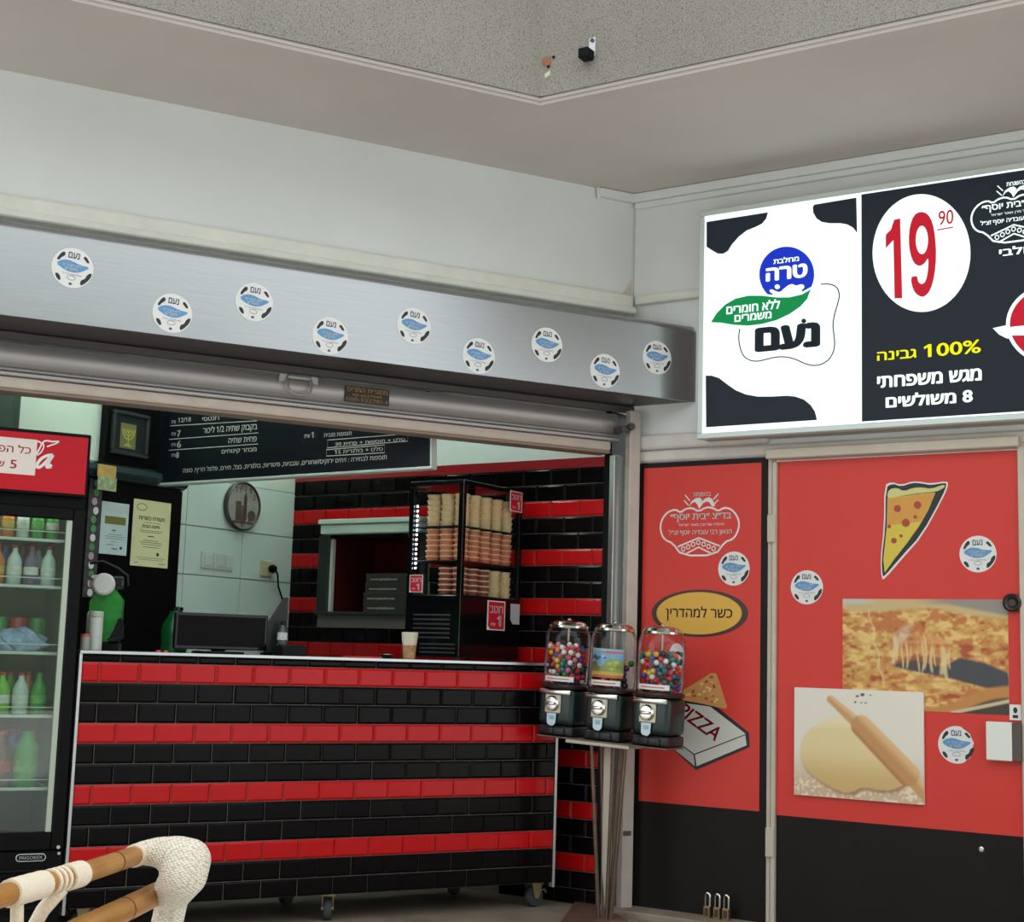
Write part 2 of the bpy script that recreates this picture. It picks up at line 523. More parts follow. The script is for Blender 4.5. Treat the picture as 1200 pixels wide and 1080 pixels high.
# ================================================================== THE SETTING
# court floor, opposite building, shop floor
bm = NB(); box(bm, -14, 14, 3.6, 12, -0.2, 0.0)
struct('floor', bm, M_floor)
bm = NB(); box(bm, -14, 14, -10, 3.6, -0.2, 0.0)
struct('floor_court', bm, M_paving)
bm = NB(); box(bm, -14, 14, -10.3, -10, 0, 6.5)
struct('wall_opposite', bm, M_court)

SOFF = 3.283
def fascia_pt(s, side):
    if side == 'L':
        return Vector((0.069, 5.529)) + Vector((-math.cos(math.radians(27)), -math.sin(math.radians(27)))) * s
    return Vector((0.069, 5.529)) + Vector((math.cos(math.radians(33)), -math.sin(math.radians(33)))) * s
cornerW = FL.w(0, 0, 0)
wl = FL.w(-6.5, 0.15, 0); wr = FS.w(7.0, 0.15, 0); wc = FL.w(0.05, 0.2, 0)
fl_, fr_, fc_ = fascia_pt(6.2, 'L'), fascia_pt(6.2, 'R'), fascia_pt(0, 'L')
bm = NB(); prism_z(bm, [tuple(fl_), tuple(fc_), tuple(fr_), (wr.x, wr.y), (wc.x, wc.y), (wl.x, wl.y)], SOFF, SOFF + 0.12)
struct('ceiling', bm, M_soffit)
# concrete fascia of the upper gallery
for nm, s in (('wall_gallery_left', 'L'), ('wall_gallery_right', 'R')):
    a = fascia_pt(0, s); b = fascia_pt(6.2, s); d = (b - a).normalized()
    inn = Vector((-d.y, d.x)) if s == 'R' else Vector((d.y, -d.x))
    e = 0.012
    a2 = a + (Vector((0, 0.16 / math.cos(math.radians(33 if s == 'R' else 27))))) 
    p = [tuple(a - inn * e), tuple(b - inn * e), tuple(b + inn * 0.16), tuple(a2)]
    bm = NB(); prism_z(bm, p, SOFF + 0.012, SOFF + 1.7)
    struct(nm, bm, M_concrete)
# drip band along the soffit edge
for nm, s in (('trim_1', 'L'), ('trim_2', 'R')):
    a = fascia_pt(0, s); b = fascia_pt(6.1, s); d = (b - a).normalized()
    inn = Vector((-d.y, d.x)) if s == 'R' else Vector((d.y, -d.x))
    k = 1 / math.cos(math.radians(30))
    y1, y2 = Vector((0.0, 0.015 * k)), Vector((0.0, 0.09 * k))
    bm = NB(); prism_z(bm, [tuple(a + y1), tuple(b + inn * 0.015), tuple(b + inn * 0.09), tuple(a + y2)], SOFF - 0.012, SOFF)
    struct(nm, bm, M_soffit)

# shop front wall over the opening (left) and wall over the doors (right)
bm = NB(); box(bm, -6.4, 0.14, 0.0, 0.2, 2.25, SOFF)
struct('wall_left', bm, M_white, FL)
bm = NB(); box(bm, 0.655, 6.8, 0.0, 0.15, 1.985, SOFF)
struct('wall_right', bm, M_white, FS)
bm = NB(); box(bm, -6.3, -0.02, -0.05, 0.0, 2.715, 2.785, 0.012, 2)
box(bm, -6.3, -0.02, -0.075, -0.0, 2.69, 2.722, 0.006)
struct('trim_3', bm, mat('ledge_paint', (224, 222, 212), 0.7, var=0.08, vscale=9, bump=0.4, bscale=14), FL)
bm = NB(); box(bm, 0.67, 1.35, -0.03, 0.0, 2.742, 2.785, 0.01, 2)
struct('trim_9', bm, MATS['ledge_paint'], FS)
bm = NB(); prism(bm, smooth_poly([(-.09, 2.79), (-.05, 2.80), (-.03, 2.83), (-.012, 2.87), (-.003, 2.86), (-.003, 2.788), (-.04, 2.787)], 1), -.0008, 0.0)
st = link('damp_stain', mesh_of('damp_stain', bm, mat('rust_stain', (210, 200, 184), 0.8, var=0.12, vscale=40)), bpy.data.objects['wall_left'])
# ceiling conduit in the corner
bm = NB(); box(bm, -0.20, -0.004, -0.03, 0, SOFF - 0.045, SOFF - 0.002, 0.004)
tube(bm, [(-0.205, -0.012, SOFF - 0.002), (-0.205, -0.014, SOFF - 0.03), (-0.2, -0.016, SOFF - 0.055)], 0.008, 8)
struct('trim_4', bm, M_white, FL)
bm = NB(); box(bm, 0.66, 6.6, -0.03, 0, SOFF - 0.045, SOFF - 0.002, 0.004)
box(bm, 0.66, 6.6, -0.022, 0, SOFF - 0.075, SOFF - 0.046, 0.004)
struct('trim_5', bm, M_white, FS)
# lintel trims over the doors
bm = NB(); box(bm, 0.70, 1.345, -0.035, 0.02, 2.055, 2.125, 0.018, 3)
box(bm, 0.70, 6.5, -0.02, 0.02, 2.0, 2.05, 0.008)
struct('trim_6', bm, mat('lintel_paint', (214, 206, 200), 0.65, var=0.1, vscale=8), FS)
bm = NB(); box(bm, 1.345, 2.41, -0.06, 0.02, 1.98, 2.022, 0.004)
struct('trim_7', bm, M_beige, FS)
bm = NB(); box(bm, 0.655, 6.8, -0.16, 0.15, -0.02, 0.028, 0.006)
struct('trim_8', bm, mat('threshold_concrete', (140, 126, 110), 0.7, var=0.2, vscale=10, bump=0.4, bscale=40), FS)

# ------------------------------------------------ tiled surfaces
ROW, TW, JT = 0.077, 0.1545, 0.003
TILE_CACHE = {}
def tile_mesh(w, h, m, key):
    k = (round(w, 4), round(h, 4), key)
    if k in TILE_CACHE: return TILE_CACHE[k]
    bm = NB()
    i = min(0.008, w * .3, h * .3)
    o = [bm.verts.new(p) for p in ((0, 0, 0), (w, 0, 0), (w, 0, h), (0, 0, h))]
    q = [bm.verts.new(p) for p in ((0, -.004, 0), (w, -.004, 0), (w, -.004, h), (0, -.004, h))]
    f = [bm.verts.new(p) for p in ((i, -.0085, i), (w - i, -.0085, i), (w - i, -.0085, h - i), (i, -.0085, h - i))]
    for a, b in ((o, q), (q, f)):
        for n in range(4): bm.faces.new((a[n], a[(n + 1) % 4], b[(n + 1) % 4], b[n]))
    bm.faces.new(f)
    me = mesh_of('tile', bm, m)
    TILE_CACHE[k] = me
    return me
def lay_tiles(parent, x0, x1, rows, phase, skip=None):
    """rows: list of (z bottom, height, is_red, half step)."""
    for zb, h, red, half in rows:
        s = phase + (TW / 2 if half else 0)
        k = math.floor((x0 - s) / TW)
        while s + k * TW < x1 - 0.004:
            a = max(x0, s + k * TW + JT / 2); b = min(x1, s + (k + 1) * TW - JT / 2)
            k += 1
            if b - a < 0.012: continue
            segs = [(a, b)]
            if skip: segs = skip(a, b, zb, zb + h)
            for a_, b_ in segs:
                if b_ - a_ < 0.012: continue
                jx, jr = 0.0, 0.0
                o = link('tile', tile_mesh(round(b_ - a_, 3), h - JT, M_redt if red else M_blkt, 'r' if red else 'b'), parent,
                         Matrix.Translation((a_, -0.0002 - random.random() * .0008, zb + JT / 2)) @ Matrix.Rotation(random.uniform(-.006, .006), 4, 'Z') @ Matrix.Rotation(random.uniform(-.008, .008), 4, 'X'))

# side wall of the shop
S0, S1 = -1.383, 0.53
bm = NB()
HX0, HX1, HZ0, HZ1 = -1.10, -0.52, 1.302, 1.70       # serving hatch
box(bm, S0, HX0, 0, 0.12, 0, 2.8); box(bm, HX1, S1, 0, 0.12, 0, 2.8)
box(bm, HX0, HX1, 0, 0.12, 0, HZ0); box(bm, HX0, HX1, 0, 0.12, HZ1, 2.8)
wall_side = struct('wall_side', bm, M_grout, FS)
rows = []
top = 1.839 + 2 * ROW
for k in range(-2, 24):
    zt = 1.839 - k * ROW
    zb = max(zt - ROW, 0.0)
    if zt < 0.02: break
    rows.append((zb, zt - zb, k % 3 == 0, k % 2 == 1))
HD = (HX0 - 0.085, HX1 + 0.05, HZ0 - 0.02, HZ1 + 0.005)
def skip_hatch(a, b, z0, z1):
    out = []
    if z1 > HD[2] and z0 < HD[3] - .02:
        if a < HD[0]: out.append((a, min(b, HD[0])))
        if b > HD[1]: out.append((max(a, HD[1]), b))
        return out
    if z1 < 1.0 and b < 0.12: return []
    return [(a, b)]
lay_tiles(wall_side, S0, S1 - 0.01, rows, 0.2311, skip_hatch)
bm = NB(); box(bm, S0, S1 - 0.01, -0.008, 0, top, top + 0.045)
struct('tile_border', bm, mat('shaded_red_border', (150, 20, 28), 0.3), parent=wall_side)  # cut red tile row with its shadow put into a darker red
bm = NB(); box(bm, S0, S1 - 0.01, -0.006, 0, top + 0.046, 2.79)
struct('upper_plaster', bm, M_white, parent=wall_side)
bm = NB(); box(bm, S1 - 0.008, S1 + 0.03, -0.012, 0.12, 0, 2.6)
struct('corner_strip', bm, M_black, parent=wall_side)
# room behind the hatch
bm = NB(); box(bm, -2.6, 0.2, 0.34, 0.40, 0.0, 2.8); box(bm, -2.6, -2.55, 0.1, 0.34, 0, 2.8); box(bm, 0.15, 0.2, 0.121, 0.34, 0, 2.8); box(bm, -2.6, 0.2, 0.121, 0.4, 2.8, 2.84)
struct('wall_kitchen', bm, mat('maroon_wall', (84, 18, 18), 0.6, var=0.06, spec=0.2), FS)

# back wall: large white tiles
bm = NB(); box(bm, -3.4, 0.02, 0, 0.1, 0, 2.8)
wall_back = struct('wall_back', bm, M_wgrout, FK)
for zb, zt in ((0.733, 0.97), (0.973, 1.21), (1.213, 1.45), (1.453, 1.69), (1.693, 1.93)):
    x = 0.0; k = 0
    while x > -0.9:
        w = 0.40 if k else 0.39
        bm = NB(); box(bm, x - w + 0.0015, x - 0.0015, -0.006, 0, zb + 0.0015, zt - 0.0015, 0.0015)
        struct('tile', bm, M_wtile, parent=wall_back); x -= w; k += 1
bm = NB(); box(bm, -3.35, -0.0, -0.004, 0, 1.932, 2.79)
struct('upper_plaster', bm, mat('back_plaster', (214, 224, 212), 0.7, var=0.02), parent=wall_back)
_pp = [FL.w(-5.2, .2, 0), FL.w(-.02, .2, 0), FS.w(.56, .05, 0), FS.w(-1.37, .05, 0), FK.w(-3.38, .05, 0)]
bm = NB(); prism_z(bm, [(p.x, p.y) for p in _pp], 2.8, 2.9)
struct('ceiling_shop', bm, M_white)

# ================================================================== SHOP FRONT
# shutter box
BXD = 0.29
t = thing('shutter_box', 'long brushed aluminium box over the shop opening, dotted with round stickers', 'shutter box', FL, (-3.0, -BXD, 2.265))
bm = NB(); prism(bm, [(0, 0)] * 0 or [(-6.2, 2.265), (BXD / math.tan(math.radians(60)) * 1.0 + 0.0, 2.265), (BXD / math.tan(math.radians(60)), 2.588), (-6.2, 2.588)], -BXD, -BXD + 0.012)
part('front_sheet', bm, M_alu, t)
bm = NB(); extrude_x(bm, [(-BXD, 2.5885), (-BXD + .004, 2.602), (-BXD + .014, 2.613), (-BXD + .026, 2.617), (-BXD + .026, 2.605), (-BXD + .012, 2.5885)], -6.2, BXD / math.tan(math.radians(60)) - .012); part('top_fold', bm, M_alu, t, True)
bm = NB(); prism_z(bm, [(-6.2, -BXD + 0.027), (BXD / math.tan(math.radians(60)) - 0.02, -BXD + 0.027), (0, 0), (-6.2, 0)], 2.606, 2.617)
part('top_sheet', bm, M_alu, t)
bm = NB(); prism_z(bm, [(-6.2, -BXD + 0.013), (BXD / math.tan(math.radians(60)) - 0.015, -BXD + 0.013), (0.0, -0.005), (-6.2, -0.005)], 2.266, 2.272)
part('shaded_bottom_sheet', bm, M_dark_metal, t)  # underside of the same metal; its shade is put into a darker colour
bm = NB(); box(bm, -6.2, 0.1, -0.02, 0.0, 2.232, 2.264, 0.003)
part('lip_rail', bm, M_dark_metal, t)

# roller shutter, pulled up
t = thing('roller_shutter', 'grey metal roller shutter pulled up under its box, beige bottom bar', 'shutter', FL, (-3.0, 0.02, 2.0))
def slat_profile(z0, z1, d):
    n = 8
    f = [(0.02 - d * math.sin(math.pi * k / n) ** 0.8, z0 + (z1 - z0) * k / n) for k in range(n + 1)]
    return f + [(0.045, z1), (0.045, z0)]
bm = NB(); extrude_x(bm, slat_profile(2.135, 2.228, 0.022), -6.1, -0.06); part('slat', bm, M_slat, t, True)
bm = NB(); extrude_x(bm, slat_profile(2.112, 2.134, 0.014), -6.1, -0.06); part('slat', bm, M_slat, t, True)
bm = NB(); box(bm, -6.1, -0.06, -0.012, 0.04, 2.096, 2.111, 0.003); part('rail', bm, M_slat, t)
bm = NB(); box(bm, -6.1, -0.10, -0.005, 0.07, 2.05, 2.094, 0.010, 3); part('bottom_bar', bm, M_bar, t, True)
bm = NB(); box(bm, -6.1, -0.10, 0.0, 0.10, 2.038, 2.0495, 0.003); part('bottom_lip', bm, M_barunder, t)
hx, hz = FL.at(349, 455)
bm = NB()
tube(bm, [(hx - 0.05, -0.006, hz + 0.045), (hx - 0.055, -0.022, hz + 0.02), (hx - 0.045, -0.03, hz - 0.02), (hx - 0.02, -0.03, hz - 0.032), (hx + 0.02, -0.03, hz - 0.032), (hx + 0.045, -0.03, hz - 0.02), (hx + 0.055, -0.022, hz + 0.02), (hx + 0.05, -0.006, hz + 0.045)], 0.005, 8)
box(bm, hx - 0.085, hx - 0.05, -0.01, 0.002, hz + 0.02, hz + 0.055, 0.003); box(bm, hx + 0.05, hx + 0.085, -0.01, 0.002, hz + 0.02, hz + 0.055, 0.003)
box(bm, hx - 0.05, hx + 0.05, -0.012, 0.0, hz + 0.035, hz + 0.05, 0.003)
part('pull_handle', bm, M_slat, t, True)
# latch at the post
lx, lz = FL.at(735, 503, .1)
bm = NB(); box(bm, lx - 0.028, lx + 0.012, -0.108, -0.02, lz - 0.016, lz + 0.016, 0.004)
lathe(bm, [(0.016, -0.125), (0.018, -0.11), (0.012, -0.108)], 12, (lx + 0.012, 0, lz + 0.012), 'Y')
part('latch', bm, M_dark_metal, t)
# maker's sticker on the slat
x0, z1 = FL.at(405, 450, .01); x1, z0 = FL.at(456, 479, .01)
t = thing('shutter_sticker', 'small black sticker with yellow lettering and phone numbers on the shutter', 'sticker', FL, ((x0 + x1) / 2, -.004, z0))
bm = NB(); box(bm, x0, x1, -0.006, -0.0035, z0 + .012, z1 - .004)
M_gold = mat('gold_print', (206, 160, 70), 0.5)
part('backing', bm, M_print_b, t)
hh = z1 - z0 - .016; zz = z0 + .012
part('lettering', text_bm(heb('מסגרית התריס'), x0 + .008, zz + hh * .66, x1 - .008, zz + hh * .93, -.0068), M_gold, t)
part('lettering', text_bm('02-6637949', x0 + .035, zz + hh * .40, x1 - .035, zz + hh * .56, -.0068), M_gold, t)
part('lettering', text_bm('050-5327814', x0 + .006, zz + hh * .08, x1 - .006, zz + hh * .32, -.0068, 0.03), M_gold, t)

# guide rail and post
t = thing('shutter_post', 'worn pinkish steel post and shutter guide beside the red door panels', 'post', FL, (0, 0, 0))
pa, _ = FL.at(737, 600, .1); pb, _ = FL.at(749.5, 600, .1)
bm = NB(); box(bm, pa, pb, -0.1, -0.055, 0, 2.232, 0.004); part('post', bm, M_pinkgrey, t)
ga, _ = FL.at(715, 600, -0.06); gb, _ = FL.at(733, 600, -0.03)
bm = NB(); box(bm, ga, ga + 0.03, 0.03, 0.075, 0, 2.04, 0.003); box(bm, ga + 0.03, gb, 0.055, 0.075, 0, 2.04); box(bm, gb - 0.012, gb + 0.005, 0.01, 0.075, 0, 2.04, 0.003)
part('guide_channel', bm, M_steel, t)
bx, bz = FL.at(735, 976, .1)
bm = NB(); box(bm, bx - 0.022, bx + 0.018, -0.106, -0.1, bz - 0.01, bz + 0.01, 0.002)
part('slot_plate', bm, M_dark_metal, t)

# ------------------------------------------------ round milk stickers
def sticker(fr, px, py, rad, off, label, group, tilt=0.0, torn=False, tear=None):
    cx, cz = fr.at(px, py, off)
    t = thing('round_sticker', label, 'sticker', fr, (cx, -off, cz), group, Matrix.Rotation(tilt, 4, 'Y'))
    ORG[t.name] = Vector((0, 0, 0))
    pts = ellipse(0, 0, rad, rad, 44)
    if torn:
        pts = [(x * (0.86 + 0.12 * random.random()), z * (0.95)) if (k < 9 or k > 36) else (x, z) for k, (x, z) in enumerate(pts)]
        if tear == 'left': pts = [(-x, z) for x, z in pts][::-1]
    bm = NB(); prism(bm, pts, -0.0008, 0); part('disc', bm, M_print_w, t)
    r = rad
    def bl(pp):
        b = NB(); prism(b, [(x * r, z * r) for x, z in smooth_poly(pp, 1)], -0.0014, -0.0008); part('blotch', b, M_print_b, t)
    bl([(-.82, .28), (-.62, .68), (-.45, .74), (-.42, .55), (-.6, .42), (-.68, .26)])
    bl([(.42, .62), (.55, .72), (.78, .42), (.66, .38), (.52, .52)])
    bl([(-.78, -.38), (-.58, -.42), (-.46, -.68), (-.56, -.74), (-.74, -.56)])
    bl([(.92, -.05), (.72, -.2), (.66, -.42), (.46, -.52), (.46, -.78), (.62, -.72), (.86, -.42), (.95, -.2)])
    b = NB(); prism(b, [(x * r, z * r) for x, z in smooth_poly([(-.84, .08), (-.5, .34), (-.1, .36), (.3, .22), (.84, .2), (.55, -.04), (.2, -.22), (-.3, -.2)], 1)], -0.0014, -0.0008)
    part('leaf_print', b, M_blue, t)
    part('lettering', text_bm(heb('נעם'), -.28 * r, .48 * r, .26 * r, .78 * r, -.0016, 0.02), M_greyblue, t)
    part('lettering', text_bm(heb('ללא חומרים'), -.48 * r, .06 * r, .42 * r, .2 * r, -.0021, 0.02), M_print_w, t)
    part('lettering', text_bm(heb('משמרים'), -.36 * r, -.13 * r, .26 * r, .02 * r, -.0021, 0.02), M_print_w, t)
    part('lettering', text_bm(heb('מחלבת טרה'), -.46 * r, -.36 * r, .46 * r, -.28 * r, -.0016, 0.0), M_greyblue, t)
    b = NB(); ribbon(b, ellipse(0, -.5 * r, .2 * r, .11 * r, 16), .02 * r, -.0014, -.0008, True); part('seal_print', b, M_greyblue, t)
    b = NB(); prism(b, ellipse(0, -.8 * r, .09 * r, .07 * r, 8), -.0014, -.0008); part('mark_print', b, M_greyblue, t)
    return t
STK = [(85, 314, 'leftmost round milk sticker, scuffed at its corner, on the aluminium shutter box'),
       (202, 367, 'second round milk sticker from the left, low on the aluminium shutter box'),
       (298, 354, 'third round milk sticker from the left, high on the aluminium shutter box'),
       (387, 393.5, 'fourth round milk sticker from the left, low, right above the shutter handle'),
       (485, 382, 'fifth, middle round milk sticker along the aluminium shutter box'),
       (561, 417, 'sixth round milk sticker from the left, low on the aluminium shutter box'),
       (641, 404, 'third round milk sticker from the right end of the aluminium shutter box'),
       (709, 434.5, 'second round milk sticker from the right, low near the shutter box end'),
       (770, 419, 'last round milk sticker beside the lightbox, right end of the shutter box')]
for i, (x, y, lb) in enumerate(STK):
    sticker(FL, x, y, 0.0755, BXD + 0.0005, lb, 'round stickers on the shutter box', random.uniform(-.05, .05) + .03, torn=False)

# ================================================================== LIGHTBOX SIGN
SD = 0.15
t = thing('lightbox_sign', 'large backlit shop sign with milk logo and price circle, over the red doors', 'sign', FS, (1.8, 0, 2.06))
SX0, SX1, SZ0, SZ1 = 1.060, 3.75, 2.070, 3.102
fw = 0.024
bm = NB(); box(bm, SX0 + .004, SX1 - .004, -SD + .02, 0, SZ0 + .004, SZ1 - .004); part('housing', bm, mat('sign_housing', (176, 162, 156), 0.5, metal=0.2), t)
bm = NB()
for a in ((SX0, SX1, SZ0, SZ0 + fw), (SX0, SX1, SZ1 - fw, SZ1)): box(bm, a[0], a[1], -SD, -SD + .045, a[2], a[3], 0.003)
for a in ((SX0, SX0 + fw, SZ0 + fw, SZ1 - fw), (SX1 - fw, SX1, SZ0 + fw, SZ1 - fw)): box(bm, a[0], a[1], -SD, -SD + .045, a[2], a[3], 0.003)
part('frame', bm, M_frame, t)
so = SD - 0.006           # face plane
dvx, _ = FS.at(1003.5, 380, so); dvx2, _ = FS.at(1009, 380, so)
bm = NB(); box(bm, SX0 + fw, dvx2, -so, -so + .006, SZ0 + fw, SZ1 - fw); face_w = part('white_panel', bm, E_white, t)
bm = NB(); box(bm, dvx2 + .0005, SX1 - fw, -so, -so + .006, SZ0 + fw, SZ1 - fw); part('edge_panel', bm, E_white, t)
bm = NB(); box(bm, dvx2 + .003, SX1 - fw - .008, -so - .0006, -so, SZ0 + fw + .008, SZ1 - fw - .008); part('dark_print', bm, E_black, t)
ppoly(FS, [(828, 260), (900, 248.7), (898, 256), (893, 262), (885, 266), (875, 270), (866, 277), (858, 286), (853, 294), (847, 297.5), (841, 297), (834, 293), (828, 289)], so, E_black, t, 'cow_patch')
ppoly(FS, [(954, 239.8), (1003.5, 231.5), (1004.5, 273), (1000, 267), (993, 263), (985, 261.5), (972, 261.5), (963, 260), (957, 256), (953, 249), (952.5, 243)], so, E_black, t, 'cow_patch')
ppoly(FS, [(827, 440), (834, 440), (843, 443), (852, 450), (862, 457), (874, 462), (888, 464.5), (905, 464.5), (922, 463.5), (932, 464.5), (942, 468), (950, 474.5), (955, 482), (957.5, 492), (827.5, 500.5)], so, E_black, t, 'cow_patch')
ppoly(FS, pellipse(922, 321.5, 32.2, 32.6), so, E_blue, t, 'blue_disc')
ppoly(FS, [(901, 341), (904, 338.5), (909, 341), (914, 342.5), (919, 338), (924, 334), (929, 332.5), (933, 335), (938, 333), (942, 333.5), (943, 337), (939, 340), (941, 346), (938, 352), (918, 354), (903, 352), (907, 345)], so, E_white, t, 'splash_print', 0.0014, 1)
ppoly(FS, pellipse(911, 336, 3, 2.8, 12), so, E_white, t, 'splash_print', 0.0014)
leaf = [(833.5, 377.5), (840, 367), (850, 357), (862, 350), (877, 346.5), (893, 346.5), (910, 348.5), (925, 348.5), (940, 345), (950.5, 339), (946, 350), (938, 359), (925, 368), (910, 375), (893, 379.5), (877, 381.5), (860, 380.5), (845, 378)]
ppoly(FS, [(892, 344), (910, 346), (925, 346), (940, 342), (953, 335), (950, 345), (930, 362), (905, 360)], so, E_white, t, 'leaf_halo', 0.0018)
ppoly(FS, leaf, so, E_green, t, 'green_leaf', 0.0022)
ptext(FS, heb('מחלבת'), (906.5, 309.5), (936.5, 299), so, E_white, t, lift=.0014, bold=.03)
ptext(FS, heb('טרה'), (897.5, 330.5), (946.5, 308), so, E_white, t, lift=.0014, bold=.05)
ptext(FS, heb('ללא חומרים'), (851.5, 368.5), (914.5, 350), so, E_white, t, lift=.003, bold=.03)
ptext(FS, heb('משמרים'), (861, 377.5), (904.5, 364.5), so, E_white, t, lift=.003, bold=.03)
ptext(FS, heb('נעם'), (884.5, 413), (961.5, 376.5), so, E_black, t, lift=.0014, bold=.07)
ppoly(FS, pellipse(942, 376, 2.8, 2.8, 14), so, E_black, t, 'dot_print', 0.0014)
crv = [(867, 385), (865.5, 395), (867, 407), (871, 417), (878, 422), (887, 423.5), (898, 421), (910, 418), (922, 418), (933, 421), (943, 426), (953, 428.5), (963, 427), (972, 421), (977, 412), (978.5, 402), (977, 390), (976, 380), (978, 368), (982, 355), (984, 346), (982, 338), (977, 334), (970, 332.5), (962, 333)]
bm = NB(); ribbon(bm, [FS.at(x, y, so) for x, y in smooth_poly(crv, 1, False)], 0.0048, -so - .0014, -so); part('outline_print', bm, E_black, t)
ppoly(FS, pellipse(1080, 296.5, 57.3, 69, 60), so, E_white, t, 'price_circle', 0.0016)
z6 = lambda pts: [(1010 + x / 6.316, 180 + y / 6.316) for x, y in pts]
ppoly(FS, z6([(178, 600), (215, 565), (240, 490), (285, 480), (300, 1070), (243, 1072), (235, 640), (178, 700)]), so, E_red, t, 'price_digit', .0026)
ppoly(FS, z6(smooth_poly([(360, 915), (400, 905), (412, 912), (418, 950), (445, 970), (475, 945), (492, 860), (494, 765), (465, 815), (425, 835), (385, 810), (358, 740), (347, 645), (355, 540), (385, 455), (435, 428), (490, 445), (525, 510), (545, 620), (552, 760), (540, 900), (510, 1010), (465, 1062), (420, 1055), (380, 1010)], 1)), so, E_red, t, 'price_digit', .0026)
ppoly(FS, z6(pellipse(446, 640, 45, 105, 24)), so, E_white, t, 'price_digit_hole', .0034)
ptext(FS, '90', (1100, 264.5), (1117.5, 245), so, E_red, t, lift=.0026, bold=.01)
ppoly(FS, [(1098.5, 268.8), (1117, 265.6), (1117, 267), (1098.5, 270.2)], so, E_red, t, 'underline', 0.0026)
ptext(FS, '100%', (1083, 419), (1149.5, 397.5), so, E_yellow, t, lift=.0016, bold=.02)
ptext(FS, heb('גבינה'), (1028, 423), (1074, 408.5), so, E_yellow, t, lift=.0016, bold=.02)
ptext(FS, heb('מגש משפחתי'), (1028, 455), (1150.5, 431), so, E_white, t, lift=.0016, bold=.04)
ptext(FS, heb('8 משולשים'), (1038, 478), (1140, 455), so, E_white, t, lift=.0016, bold=.04)
ppoly(FS, pellipse(1236, 380, 57, 48, 48), so, E_white, t, 'burst_print', 0.0016)
ppoly(FS, [(1163.5, 384.5), (1182, 380.5), (1186, 396), (1180, 396.5), (1171, 392)], so, E_white, t, 'burst_print', 0.0016)
ppoly(FS, pellipse(1237, 380, 53.5, 44.5, 48), so, E_red, t, 'burst_fill', 0.0024)
ppoly(FS, [(1171, 386), (1186, 383), (1290, 372), (1290, 392), (1186, 393), (1178, 391)], so, E_white, t, 'burst_band', 0.003)

# ------------------------------------------------ kosher crown print (unit drawing)
def crown(t, fr, cx, cz, hw, yb, m, with_under=False):
    """cx, cz centre of the drawing in frame coordinates, hw half its width."""
    k = hw / 360.0
    P = lambda pts: [(cx + (x - 455) * k, cz - (y - 370) * k) for x, y in pts]
    out = smooth_poly(P([(305, 600), (215, 492), (150, 470), (112, 420), (98, 350), (120, 280), (175, 228), (240, 213), (285, 242), (330, 212), (390, 203), (452, 238), (515, 203), (580, 210), (628, 240), (680, 210), (745, 225), (798, 285), (818, 355), (795, 430), (755, 475), (692, 490), (605, 600)]), 1)
    bm = NB(); ribbon(bm, out, 15 * k, yb - .0008, yb, True); part('crown_outline', bm, m, t)
    for a in ([(265, 525), (455, 455), (645, 525)], [(325, 592), (455, 532), (585, 592)]):
        bm = NB(); ribbon(bm, P(a), 13 * k, yb - .0008, yb); part('crown_band', bm, m, t)
    for x, y in ((315, 545), (360, 528), (405, 508), (452, 492), (500, 508), (545, 528), (590, 545)):
        bm = NB(); ribbon(bm, ellipse(*P([(x, y)])[0], 16 * k, 18 * k, 14), 8 * k, yb - .0008, yb, True); part('jewel_print', bm, m, t)
    bm = NB(); prism(bm, P([(365, 195), (385, 150), (425, 125), (460, 122), (480, 140), (470, 175), (455, 215), (440, 180), (415, 155), (390, 165)]), yb - .0008, yb); part('plume_print', bm, m, t)
    bm = NB(); prism(bm, P([(600, 195), (575, 140), (545, 122), (510, 130), (480, 155), (470, 175), (455, 215), (490, 170), (520, 155), (550, 165), (570, 200)]), yb - .0008, yb); part('plume_print', bm, m, t)
    for a in ([(325, 95), (370, 145)], [(318, 140), (360, 185)], [(628, 95), (585, 140)], [(628, 145), (590, 180)]):
        bm = NB(); ribbon(bm, P(a), 9 * k, yb - .0008, yb); part('ray_print', bm, m, t)
    def tx(s, x0, y0, x1, y1, b=0.02):
        (a, c), (e, f) = P([(x0, y1), (x1, y0)])
        part('lettering', text_bm(heb(s), a, c, e, f, yb - .0009, b), m, t)
    tx('בהשגחת', 400, 78, 560, 112)
    tx('בד״צ ״בית יוסף״', 190, 252, 745, 322, 0.025)
    tx('מיסודו של מרן מאור ישראל', 268, 332, 680, 362, 0.0)
    tx('הגאון רבי עובדיה יוסף זצ״ל', 178, 382, 750, 438, 0.02)
    if with_under: tx('חלבי', 330, 640, 620, 715, 0.03)
cx, cz = FS.at(1188, 252, so)
crown(t, FS, cx, cz, (FS.at(1188, 252, so)[0] - FS.at(1137.5, 256, so)[0]), -so - .0016, E_white, True)

# ================================================================== DOORS ON THE RIGHT
DX0, DX1 = 0.675, 1.335
bm = NB(); box(bm, DX0, DX1, -0.01, 0.05, 0.028, 1.995)
d1 = struct('door_1', bm, M_doorblk, FS)
r0, rz1 = FS.at(755, 548.7, .012); r1, rz0 = FS.at(889.5, 950.4, .012)
bm = NB(); box(bm, r0, r1, -0.0115, -0.01, rz0, rz1); struct('red_sheet', bm, M_doorred, parent=d1)
PO = 0.0118
